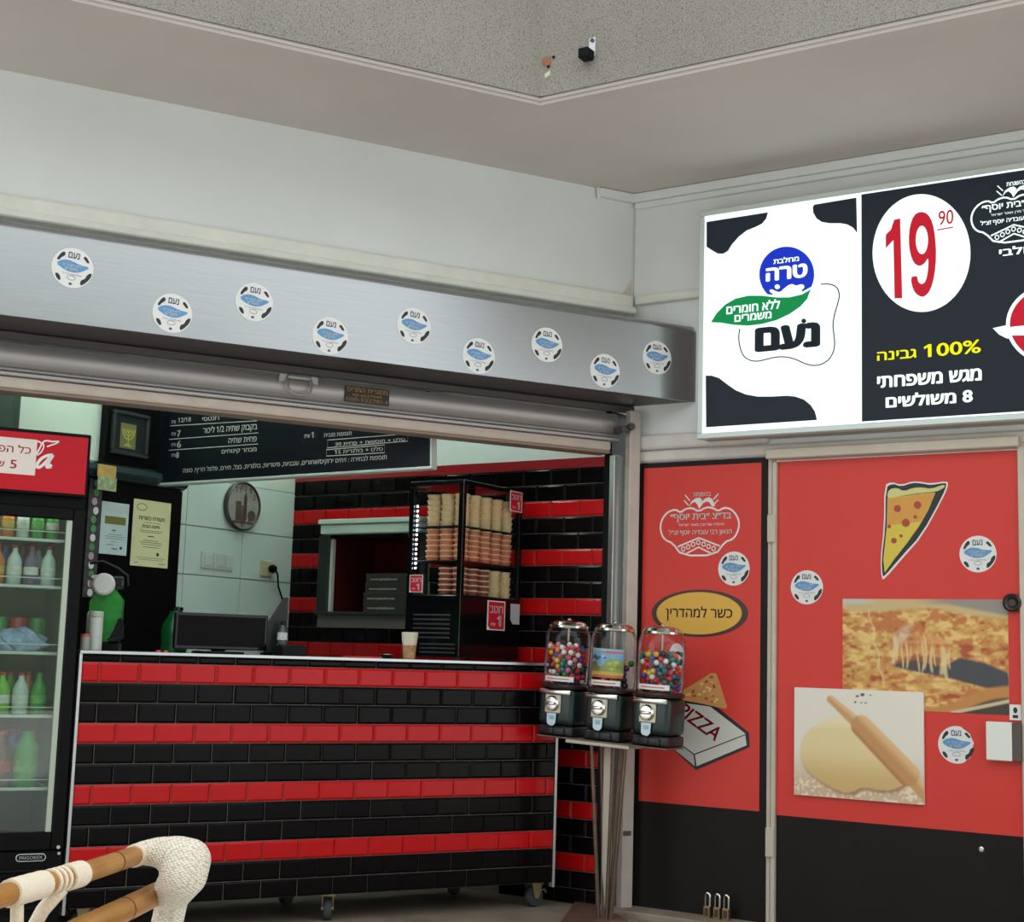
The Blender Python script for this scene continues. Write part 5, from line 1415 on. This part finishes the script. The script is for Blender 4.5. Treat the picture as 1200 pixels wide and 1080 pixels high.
# shelves and drinks
shelf_px = [(630, 'top'), (685, 'second'), (763, 'third'), (837, 'fourth'), (922, 'bottom')]
M_wire = mat('shelf_white', (206, 214, 206), 0.35)
SZ = []
for py, nm in shelf_px:
    z = FF.at(30, py, -.06)[1]; SZ.append(z)
    bm = NB(); box(bm, -fw_ + .05, -.05, .045, .055, z - .012, z, .002); box(bm, -fw_ + .05, -.05, .048, .052, z + .026, z + .030)
    for k in range(12):
        x = -fw_ + .06 + k * (fw_ - .12) / 11
        tube(bm, [(x, .055, z - .004), (x, fd - .045, z - .004)], .0025, 5)
    part('shelf', bm, M_wire, t)
def bottle_parts(t, h, r, body, capc, lab, kind):
    bm = NB()
    if kind == 'bottle': pr = [(r * .9, 0), (r, .006), (r, h * .58), (r * .8, h * .70), (r * .38, h * .84), (r * .36, h * .93)]
    elif kind == 'can': pr = [(r * .85, 0), (r, .006), (r, h * .93), (r * .85, h)]
    else: pr = [(r * .95, 0), (r, .006), (r, h * .72), (r * .6, h * .86), (r * .55, h * .92)]
    lathe(bm, pr, 16); part('bottle_body' if kind != 'can' else 'can_body', bm, body, t, True)
    if kind != 'can':
        rr = r * (.40 if kind == 'bottle' else .60)
        bm = NB(); lathe(bm, [(rr, pr[-1][1] + .0003), (rr, h * 1.0), (rr * .8, h * 1.01)], 12); part('cap', bm, capc, t, True)
    bm = NB(); lathe(bm, [(r * 1.015, h * .26), (r * 1.015, h * .46)], 16, closed_ends=False); part('bottle_label' if kind != 'can' else 'can_print', bm, lab, t, True)
KB = {'orange': mat('drink_orange', (206, 112, 40), 0.2), 'brown': mat('drink_brown', (92, 56, 34), 0.2), 'green': mat('drink_green', (50, 150, 62), 0.2), 'clear': mat('drink_clear', (196, 208, 204), 0.15), 'purple': mat('drink_purple', (110, 92, 122), 0.3), 'red': mat('drink_red', (176, 40, 40), 0.25), 'blue': mat('drink_blue', (96, 126, 186), 0.2), 'lime': mat('drink_lime', (120, 190, 60), 0.2)}
KL = {'w': mat('label_white', (214, 214, 206), 0.5, var=0.25, vscale=50), 'g': mat('label_green', (96, 170, 84), 0.5, var=0.4, vscale=40), 'r': mat('label_red', (176, 66, 52), 0.5, var=0.3, vscale=40), 'y': mat('label_yellow', (206, 170, 80), 0.5, var=0.3, vscale=40)}
FRIDGE = [(0, .138, .024, 'bottle', [('brown', 'y'), ('orange', 'y'), ('brown', 'y'), ('orange', 'r'), ('orange', 'y'), ('clear', 'w'), ('green', 'g'), ('green', 'w')]),
          (1, .150, .028, 'bottle', [('brown', 'y'), ('clear', 'w'), ('brown', 'y'), ('orange', 'y'), ('clear', 'w'), ('purple', 'w'), ('clear', 'w')]),
          (2, .13, .033, 'can', [('red', 'r'), ('green', 'g'), ('red', 'r'), ('green', 'g'), ('red', 'r'), ('green', 'w')]),
          (3, .155, .030, 'bottle', [('lime', 'g'), ('blue', 'w'), ('clear', 'g'), ('lime', 'w'), ('clear', 'w'), ('green', 'g')]),
          (4, .205, .046, 'jug', [('brown', 'r'), ('orange', 'r'), ('brown', 'r'), ('green', 'g')])]
POSN = ['first', 'second', 'third', 'fourth', 'fifth', 'sixth', 'seventh', 'eighth']
for si, h, r, kind, lst in FRIDGE:
    z = SZ[si] + .0005
    n = len(lst)
    if not n: continue
    for k, (c, lb_) in enumerate(lst):
        x = -.082 - r - (n - 1 - k) * (2 * r + .007)
        if si == 4: x -= .01
        tt = thing('drink_can' if kind == 'can' else ('juice_jug' if kind == 'jug' else 'drink_bottle'), '%s drink %s on the %s fridge shelf, %s from the right' % (c, {'can': 'can', 'jug': 'jug', 'bottle': 'bottle'}[kind], shelf_px[si][1], POSN[n - 1 - k]), {'can': 'can', 'jug': 'jug', 'bottle': 'bottle'}[kind], FF, (x, (.18 if si == 2 else .06) + r + random.uniform(0, .01), z), 'drinks in the fridge')
        ORG[tt.name] = Vector((0, 0, 0))
        bottle_parts(tt, h, r, KB[c], KB['red'] if c != 'green' else KB['green'], KL[lb_], kind)
    # second row, seen through the gaps
    for k in range(n):
        c = ['brown', 'green', 'purple', 'red', 'orange', 'clear', 'blue'][(k * 3 + si) % 7]
        x = -.082 - 2 * r - (n - 1 - k) * (2 * r + .007)
        tt = thing('drink_can' if kind == 'can' else ('juice_jug' if kind == 'jug' else 'drink_bottle'), '%s drink in the back row of the %s fridge shelf, %s from the right' % (c, shelf_px[si][1], POSN[n - 1 - k]), {'can': 'can', 'jug': 'jug', 'bottle': 'bottle'}[kind], FF, (x, (.18 if si == 2 else .06) + 3 * r + .022, z), 'drinks in the fridge')
        ORG[tt.name] = Vector((0, 0, 0))
        bottle_parts(tt, h, r, KB[c], KB['red'], KL['wgry'[k % 4]], kind)
# bag of ice on the third shelf, before the cans' place at the right
bm = NB(); bmesh.ops.create_icosphere(bm, subdivisions=4, radius=1.0)
for v in bm.verts:
    k = 1 + .10 * math.sin(7 * v.co.x + 3 * v.co.y) * math.cos(6 * v.co.z + 4 * v.co.x) + .05 * math.sin(17 * v.co.x + 11 * v.co.z)
    v.co = Vector((v.co.x * .115 * k, v.co.y * .05 * k, max(v.co.z * .058 * k, -.030) + .030))
tag(link('ice_bag', mesh_of('ice_bag', bm, mat('ice_bag_film', (150, 170, 206), 0.2, var=0.4, vscale=40, bump=0.6, bscale=60), True), None, FF.M @ Matrix.Translation((-.205, .112, SZ[2] + .0005))), 'crumpled pale blue bag of ice on the third fridge shelf, before the cans', 'bag')
# fridge light
E_fl = emis('fridge_lamp', (235, 255, 240), 4.0)
bm = NB(); tube(bm, [(-fw_ + .08, .06, 1.585), (-.08, .06, 1.585)], .009, 8); part('lamp_tube', bm, E_fl, t, True)

# ================================================================== VENDING MACHINES ON A STAND
G = at_z(711, 1079, 0)
FG = Frame(G.x, G.y, -33)
mc = []
for px, py in ((656.5, 861.5), (710.5, 867.5), (767, 874)):
    mc.append(FG.at(px, py, .02))
tilt = -math.atan2(mc[2][1] - mc[0][1], mc[2][0] - mc[0][0])
RT = Matrix.Rotation(tilt, 4, 'Y')
def trow(x): return mc[0][1] + (x - mc[0][0]) * (mc[2][1] - mc[0][1]) / (mc[2][0] - mc[0][0])
t = thing('vending_stand', 'bare metal stand with splayed rods under the three vending machines', 'stand', FG, (0, 0, 0)); ORG[t.name] = Vector((0, 0, 0))
bm = NB(); box(bm, mc[0][0] - .085, mc[2][0] + .088, -.08, .085, -.007, -.0005, .002)
mid = (mc[0][0] + mc[2][0]) / 2
bm.transform(Matrix.Translation((mid, 0, trow(mid))) @ RT @ Matrix.Translation((-mid, 0, 0)))
part('top_plate', bm, mat('plate_steel', (120, 108, 98), 0.45, metal=0.5), t)
bm = NB(); box(bm, mid - .17, mid + .14, -.08, .06, -.022, -.0075, .003)
bm.transform(Matrix.Translation((mid, 0, trow(mid))) @ RT @ Matrix.Translation((-mid, 0, 0)))
part('bracket_plate', bm, M_beige, t)
M_rod = mat('rusty_steel', (118, 100, 86), 0.32, metal=0.6, var=0.25, vscale=30)
zt = trow(mid) - .022
for px_t, px_b, yy in ((693, 703, -.05), (704.5, 706.5, .03), (719, 711.5, -.03), (727, 713, .04), (733, 716, -.01)):
    xt, _ = FG.at(px_t, 880, -yy); xb, _ = FG.at(px_b, 1072, 0)
    bm = NB(); tube(bm, [(xt, yy, trow(xt) - .0225), (xb, yy * .25, .012)], .0085, 8); part('rod', bm, M_rod, t, True)
xa_, _ = FG.at(709, 900, -.02); xb_, _ = FG.at(717, 900, -.02)
bm = NB(); box(bm, xa_, xb_, .005, .025, .012, zt - .005, .002); part('flat_bar', bm, M_beige, t)
ba = [at_z(676, 1056, 0), at_z(708, 1064, 0), at_z(735, 1081, 0), at_z(655, 1086, 0)]
bm = NB(); prism_z(bm, [((FG.Mi @ p).x, (FG.Mi @ p).y) for p in ba], .0005, .012); part('base_plate', bm, mat('rust_plate', (120, 92, 78), 0.55, metal=0.5, var=0.25, vscale=14), t)

M_vgreen = mat('vending_green', (26, 44, 42), 0.28)
M_vblack = mat('vending_black', (24, 24, 26), 0.4)
GCOL = {'red': (206, 40, 56), 'white': (226, 222, 214), 'yellow': (220, 186, 40), 'green': (40, 120, 84), 'blue': (52, 60, 150), 'orange': (214, 110, 60), 'pink': (216, 104, 126), 'purple': (98, 46, 116), 'teal': (20, 110, 110), 'dark': (44, 40, 44)}
BM = {}
def ball_mesh(c, r):
    if (c, r) in BM: return BM[(c, r)]
    bm = NB(); sphere(bm, (0, 0, 0), r, 12, 8)
    me = mesh_of('toy_ball', bm, mat('ball_' + c, GCOL[c], 0.25), True); BM[(c, r)] = me
    return me
NAMES = ['left', 'middle', 'right']
LAB = ['left coin vending machine, its globe packed with mixed bright balls', 'middle coin vending machine with a cartoon picture card in its globe', 'right coin vending machine with green and yellow toys in its globe']
PAL = [['red', 'white', 'pink', 'orange', 'green', 'blue', 'yellow', 'dark', 'red', 'white', 'teal'], ['red', 'purple', 'green', 'pink', 'dark', 'blue', 'yellow'], ['red', 'teal', 'green', 'yellow', 'orange', 'red', 'white', 'teal', 'dark', 'blue']]
GB, GR = .225, .101       # globe bottom height, globe radius
for i, (mx, mz) in enumerate(mc):
    Mx = Matrix.Translation((mx, 0, trow(mx))) @ RT
    t = thing('vending_machine', LAB[i], 'vending machine', FG, (0, 0, 0), 'coin vending machines on the stand')
    t.matrix_basis = FG.M @ Mx
    ORG[t.name] = Vector((0, 0, 0))
    bm = NB(); box(bm, -.088, .088, -.072, .084, 0, .046, .012, 3); box(bm, -.052, .052, -.082, -.06, .006, .038, .006, 2); part('chute', bm, M_vblack, t, True)
    bm = NB(); box(bm, -.090, .090, -.077, .086, .0465, .205, .024, 4); part('body', bm, M_vgreen, t, True)
    bm = NB(); lathe(bm, [(.088, .2055), (.106, .207), (.108, .217), (.103, .2245)], 30); part('collar', bm, mat('collar_brown', (44, 30, 28), 0.3), t, True)
    bm = NB(); box(bm, -.080, .080, -.090, -.070, .178, .202, .006, 2); part('chrome_band', bm, M_chrome, t, True)
    bm = NB(); box(bm, -.048, .030, -.088, -.074, .098, .180, .004); mech = part('coin_plate', bm, mat('coin_plate', (196, 186, 168), 0.35, metal=0.6), t)
    bm = NB(); lathe(bm, [(.032, -.088), (.034, -.094), (.028, -.102), (.02, -.103)], 26, (-.009, 0, .140), 'Y')
    link('knob', mesh_of('knob', bm, M_chrome, True), mech)
    bm = NB(); box(bm, -.034, .016, -.116, -.1025, .134, .147, .004, 2); link('knob_grip', mesh_of('knob_grip', bm, M_chrome, True), mech)
    bm = NB(); prism(bm, [(-.034, .098), (.012, .098), (.010, .056), (-.002, .044), (-.024, .047), (-.032, .056)], -.0885, -.0855); part('price_card', bm, mat('card_paleblue', (206, 220, 228), 0.35), t)
    bm = NB(); box(bm, -.022, .004, -.0892, -.0886, .070, .088); part('card_print', bm, mat('pale_blue_print', (150, 184, 206), 0.45), t)
    bm = NB(); lathe(bm, [(.012, -.083), (.013, -.088), (.006, -.089)], 14, (-.012, 0, .024), 'Y'); part('chute_flap', bm, M_vblack, t)
    # globe
    prof = [(GR * .96, GB + .0005), (GR, GB + .010), (GR, GB + .200), (GR * .98, GB + .218), (GR * .90, GB + .240), (GR * .78, GB + .254)]
    bm = NB(); lathe(bm, prof, 32, closed_ends=False); part('globe', bm, M_plastic, t, True)
    bm = NB(); lathe(bm, [(GR * .84, GB + .244), (GR * .87, GB + .247), (GR * .86, GB + .256), (GR * .80, GB + .260), (GR * .76, GB + .268), (GR * .62, GB + .275), (GR * .5, GB + .278), (.012, GB + .280)], 32); part('lid', bm, M_chrome, t, True)
    bm = NB(); lathe(bm, [(.009, GB + .2805), (.010, GB + .286), (.006, GB + .289)], 12); part('lid_lock', bm, M_chrome, t, True)
    bm = NB(); lathe(bm, [(.006, .226), (.006, GB + .25)], 8); part('centre_rod', bm, M_chrome, t)
    # label under the globe front
    bm = NB()
    n = 10
    vv = []
    for k in range(n + 1):
        a = math.radians(-122 + 82 * k / n)
        for z in (GB + .012, GB + .034): vv.append(bm.verts.new(((GR + .001) * math.cos(a), (GR + .001) * math.sin(a), z)))
    for k in range(n): bm.faces.new((vv[2 * k], vv[2 * k + 2], vv[2 * k + 3], vv[2 * k + 1]))
    part('price_strip', bm, M_print_w, t)
    for (a0, a1) in ((-112, -52),):
        bm = NB(); vv = []
        for k in range(n + 1):
            a = math.radians(a0 + (a1 - a0) * k / n)
            for z in (GB + .020, GB + .025): vv.append(bm.verts.new(((GR + .0016) * math.cos(a), (GR + .0016) * math.sin(a), z)))
        for k in range(n): bm.faces.new((vv[2 * k], vv[2 * k + 2], vv[2 * k + 3], vv[2 * k + 1]))
        part('strip_print', bm, mat('salmon_print', (206, 110, 100), 0.5), t)
    if i == 1:
        # picture card curved inside the globe front
        H_, W_ = 60, 44
        U, V = np.meshgrid(np.linspace(0, 1, W_), np.linspace(0, 1, H_))
        n1 = value_noise(W_, H_, 9, 12, 21)
        img = np.zeros((H_, W_, 3)) + np.array((120, 172, 210))
        img = mixc(img, sstep(.10, .04, V), (150, 200, 210)); img = mixc(img, (sstep(.02, .0, np.abs(V - .12) - .03)) * (U > .35), (214, 110, 110))
        img = mixc(img, sstep(.62, .70, V + .2 * n1), (150, 140, 70))
        img = mixc(img, sstep(.30, .24, np.hypot(U - .72, (V - .58) * 1.1)), (140, 168, 70)); img = mixc(img, sstep(.22, .16, np.hypot(U - .1, (V - .70))), (110, 130, 70))
        for u_, v_, r_, c_ in ((.60, .50, .07, (176, 196, 90)), (.78, .46, .08, (186, 200, 96)), (.86, .62, .09, (120, 150, 60)), (.66, .70, .06, (196, 190, 100)), (.74, .56, .03, (226, 180, 170)), (.30, .30, .035, (40, 44, 60)), (.40, .26, .03, (230, 232, 236)), (.46, .32, .035, (40, 44, 60)), (.12, .30, .09, (86, 70, 86)), (.22, .36, .06, (60, 74, 110)), (.12, .52, .10, (104, 110, 74))):
            img = mixc(img, sstep(r_ + .02, r_ - .02, np.hypot(U - u_, (V - v_) * 1.2)), c_)
        img = mixc(img, sstep(.88, .92, V), (210, 120, 50)); img = mixc(img, sstep(.76, .82, V) * (V < .9), (214, 180, 90))
        me = print_mesh('picture_card', 0.0, 1.0, GB + .045, GB + .168, 0, img); me.materials.append(M_photo)
        for v in me.vertices:
            a = math.radians(-126 + 94 * v.co.x)
            v.co.x, v.co.y = (GR - .004) * math.cos(a), (GR - .004) * math.sin(a)
        link('picture_card', me, t)
    # balls: dropped one by one to their resting height
    rb = .0122 if i != 1 else .0140
    placed = []
    levels = .185 if i == 0 else (.125 if i == 1 else .165)
    tries = 0
    while len(placed) < (230 if i != 1 else 90) and tries < 600:
        tries += 1
        best = None
        for _ in range(14):
            rr = (GR - rb - .006) * math.sqrt(random.uniform(.02, 1)); aa = random.uniform(0, 2 * math.pi)
            x, y = rr * math.cos(aa), rr * math.sin(aa)
            if math.hypot(x, y) < .006 + rb: continue
            z = GB + rb + .001
            for (a, b, c) in placed:
                d2q = (a - x) ** 2 + (b - y) ** 2
                if d2q < 4 * rb * rb: z = max(z, c + math.sqrt(4 * rb * rb - d2q))
            if best is None or z < best[2]: best = (x, y, z)
        if best and best[2] < GB + levels: placed.append(best)
    for (x, y, z) in placed:
        if .487 * x - .874 * y < (.018 if z < GB + levels - .035 else -.02): continue      # the far side cannot be seen
        c = random.choice(PAL[i])
        if i == 0 and z < GB + .03: c = random.choice(['blue', 'pink', 'purple', 'yellow', 'white'])
        o = link('toy_ball', ball_mesh(c, rb), None, FG.M @ Mx @ Matrix.Translation((x, y, z)))
        tag(o, 'small %s toy ball inside the globe of the %s vending machine' % (c, NAMES[i]), 'ball', 'balls in the %s vending globe' % NAMES[i])

# ================================================================== SMALL THINGS ON THE GALLERY FACE
fa = fascia_pt(0, 'R')
FGL = Frame(fa.x, fa.y, -33)
cx, cz = FGL.at(693, 58, .012)
t = thing('wall_bracket', 'metal strap holding a small black sensor on the concrete gallery face', 'bracket', FGL, (cx, -.012, cz)); ORG[t.name] = Vector((0, 0, 0))
k = 5.3 / 1707
bm = NB(); box(bm, -3 * k, 6 * k, -.004, 0, -10 * k, 15 * k, .001); part('strap', bm, M_steel, t)
bm = NB(); lathe(bm, [(.008, -.004), (.008, -.009), (.004, -.011)], 10, (2 * k, 0, 11 * k), 'Y'); part('bolt', bm, M_dark_metal, t)
bm = NB(); box(bm, -9 * k, 5 * k, -.055, -.0045, -16 * k, -3 * k, .003); part('sensor', bm, M_black, t)
cx, cz = FGL.at(642, 76, .012)
t = thing('rusty_anchor', 'rust-stained old anchor plate beside the corner of the concrete gallery', 'anchor plate', FGL, (cx, -.012, cz)); ORG[t.name] = Vector((0, 0, 0))
bm = NB(); prism(bm, [(-8 * k, 10 * k), (4 * k, 10 * k), (5 * k, 2 * k), (2 * k, -6 * k), (-3 * k, 0), (-8 * k, 2 * k)], -.003, 0); part('rust_plate', bm, mat('rust', (150, 100, 74), 0.8, var=0.2, vscale=40), t)
bm = NB(); prism(bm, [(-4 * k, -12 * k), (4 * k, -8 * k), (4 * k, -14 * k), (-3 * k, -18 * k)], -.003, 0); part('plaster_patch', bm, mat('patch', (206, 196, 180), 0.8), t)
bm = NB(); lathe(bm, [(.006, -.0031), (.006, -.006)], 8, (1.5 * k, 0, -3 * k), 'Y'); lathe(bm, [(.006, -.0031), (.006, -.006)], 8, (9 * k, 0, 8 * k), 'Y'); part('hole', bm, M_black, t)

# ================================================================== RATTAN CHAIR IN THE FOREGROUND
ZA, ZB_ = .74, .66
A = [at_z(165, 1000, ZA), at_z(96, 1023, ZA), at_z(20, 1044, ZA), at_z(-60, 1068, ZA)]
B = [at_z(186, 1046, ZB_), at_z(143, 1067, ZB_), at_z(93, 1090, ZB_), at_z(-10, 1142, ZB_)]
t = thing('rattan_chair', 'bamboo and cream rattan armchair at the lower left edge, facing the counter', 'chair', None, (A[1].x - .25, A[1].y, 0))
OC = ORG[t.name]
bm = NB(); tube(bm, A, [.0165, .0165, .0165, .0165], 16); part('arm_rail', bm, M_wood, t, True)
bm = NB(); tube(bm, B, [.0205, .0205, .0205, .0205], 16); part('lower_rail', bm, M_wood, t, True)
def node_at(P, f, r):
    i = int(f); p = P[i].lerp(P[i + 1], f - i); d = (P[i + 1] - P[i]).normalized()
    bm = NB(); tube(bm, [p - d * .002, p + d * .002], r, 16); part('bamboo_node', bm, M_node, t, True)
node_at(A, .45, .0172); node_at(B, .95, .0212)
# woven corner
Zc = 2.58
def pt(px, py, d): 
    q_ = ray(px, py); q_ = q_ / q_[1]; return Vector((q_[0] * d, q_[1] * d, q_[2] * d + CAM_H))
da, db = A[0].y, B[0].y
kx = lambda d: d / F_PX
chain = [(167, 999, 13.5, da), (186, 998, 17, da), (208, 1003, 23, da - .02), (222, 1008, 25, da - .03), (216, 1024, 27, da - .04), (204, 1042, 23, (da + db) / 2), (192, 1052, 15, db)]
bm = NB()
for (a, b) in zip(chain, chain[1:]):
    for k in range(5):
        f = k / 5
        q_ = [a[j] * (1 - f) + b[j] * f for j in range(4)]
        sphere(bm, pt(q_[0], q_[1], q_[3]), q_[2] * kx(q_[3]), 16, 10)
sphere(bm, pt(chain[-1][0], chain[-1][1], db), 15 * kx(db), 16, 10)
tmp = bpy.data.objects.new('woven_corner', mesh_of('woven_corner', bm)); COL.objects.link(tmp)
md = tmp.modifiers.new('r', 'REMESH'); md.mode = 'VOXEL'; md.voxel_size = .0035
m2 = tmp.modifiers.new('s', 'SMOOTH'); m2.iterations = 12; m2.factor = .5
bpy.context.view_layer.update()
me = bpy.data.meshes.new_from_object(tmp.evaluated_get(bpy.context.evaluated_depsgraph_get()))
bpy.data.objects.remove(tmp)
me.name = 'woven_corner'; me.materials.clear(); me.materials.append(M_weave); me.transform(Matrix.Translation(-OC)); me.shade_smooth()
link('woven_corner', me, t)
# front leg under the corner
lt_ = pt(203, 1048, db + .015); lb_ = pt(178, 1100, db + .0)
lf = Vector((lt_.x - .03, lt_.y + .02, 0.0))
bm = NB(); tube(bm, [lt_, lt_.lerp(lf, .15) + Vector((-.012, 0, 0)), lt_.lerp(lf, .5) + Vector((-.008, 0, 0)), lf], [.029, .029, .02, .017], 16); part('leg', bm, M_weave, t, True)
# binding sleeves
def sleeve(P, f0, f1, r, m=M_wrap, nm='binding'):
    pts = []
    for k in range(9):
        f = f0 + (f1 - f0) * k / 8; i = min(int(f), len(P) - 2); pts.append(P[i].lerp(P[i + 1], f - i))
    rr = [r * (1 + .02 * (k % 2)) for k in range(9)]
    bm = NB(); tube(bm, pts, rr, 18); part(nm, bm, m, t, True)
sleeve(A, -.03, .13, .0195)
sleeve(A, 1.02, 1.26, .0205)
for f in (1.32, 1.40, 1.48): sleeve(A, f, f + .035, .0195)
sleeve(A, 1.62, 2.12, .0205)
# strands down from the sleeves
p0 = A[1].lerp(A[2], .36); 
bm = NB(); tube(bm, [p0 + Vector((0.004, 0, -.012)), p0 + Vector((-.02, -.01, -.045)), p0 + Vector((-.045, -.02, -.10)), p0 + Vector((-.06, -.03, -.2))], [.012, .011, .010, .010], 12); part('brace', bm, M_wrap, t, True)
p1 = A[1].lerp(A[2], .95) 
bm = NB(); tube(bm, [p1 + Vector((-.004, 0, -.012)), p1 + Vector((0, 0, -.08)), p1 + Vector((0, 0, -.30))], .0095, 12); part('brace', bm, M_wrap, t, True)
# rest of the chair beside and below the frame
dirn = (A[3] - A[0]); dirn.z = 0; dirn.normalize()
left = Vector((dirn.y, -dirn.x, 0))
if left.x > 0: left = -left
wch = .50
A2 = [p + left * wch for p in A]
bm = NB(); tube(bm, A2, .0165, 12); part('arm_rail', bm, M_wood, t, True)
back = A[3] + dirn * .06
bpts = [A[3], A[3] + dirn * .05 + Vector((0, 0, .04)), A[3] + dirn * .09 + left * .12 + Vector((0, 0, .13)), A[3] + dirn * .10 + left * .25 + Vector((0, 0, .16)), A[3] + dirn * .09 + left * .38 + Vector((0, 0, .13)), A2[3] + dirn * .05 + Vector((0, 0, .04)), A2[3]]
bm = NB(); tube(bm, bpts, .0165, 12); part('back_rail', bm, M_wood, t, True)
s0 = A[0] + Vector((0, 0, -.30)) - dirn * 0.0
sq = [A[0], A2[0], A2[3] + dirn * .05, A[3] + dirn * .05]
bm = NB(); prism_z(bm, [(p.x, p.y) for p in sq], .42, .45); part('seat', bm, M_weave, t)
for p, q_ in ((A[3] + dirn * .05, 'r'), (A2[3] + dirn * .05, 'r'), (A2[0], 'f')):
    bm = NB(); tube(bm, [Vector((p.x, p.y, .73)), Vector((p.x, p.y, .4)), Vector((p.x, p.y, 0))], .016, 12); part('leg', bm, M_wood, t, True)
bm = NB(); mt = M_weave
bq = [A[3] + dirn * .055 + left * .03, A[3] + dirn * .085 + left * .15, A[3] + dirn * .09 + left * .25, A[3] + dirn * .085 + left * .35, A[3] + dirn * .055 + left * .47]
prism_z(bm, [(p.x, p.y) for p in bq] + [(p.x + dirn.x * .012, p.y + dirn.y * .012) for p in bq[::-1]], .46, .76); part('back_panel', bm, M_weave, t)
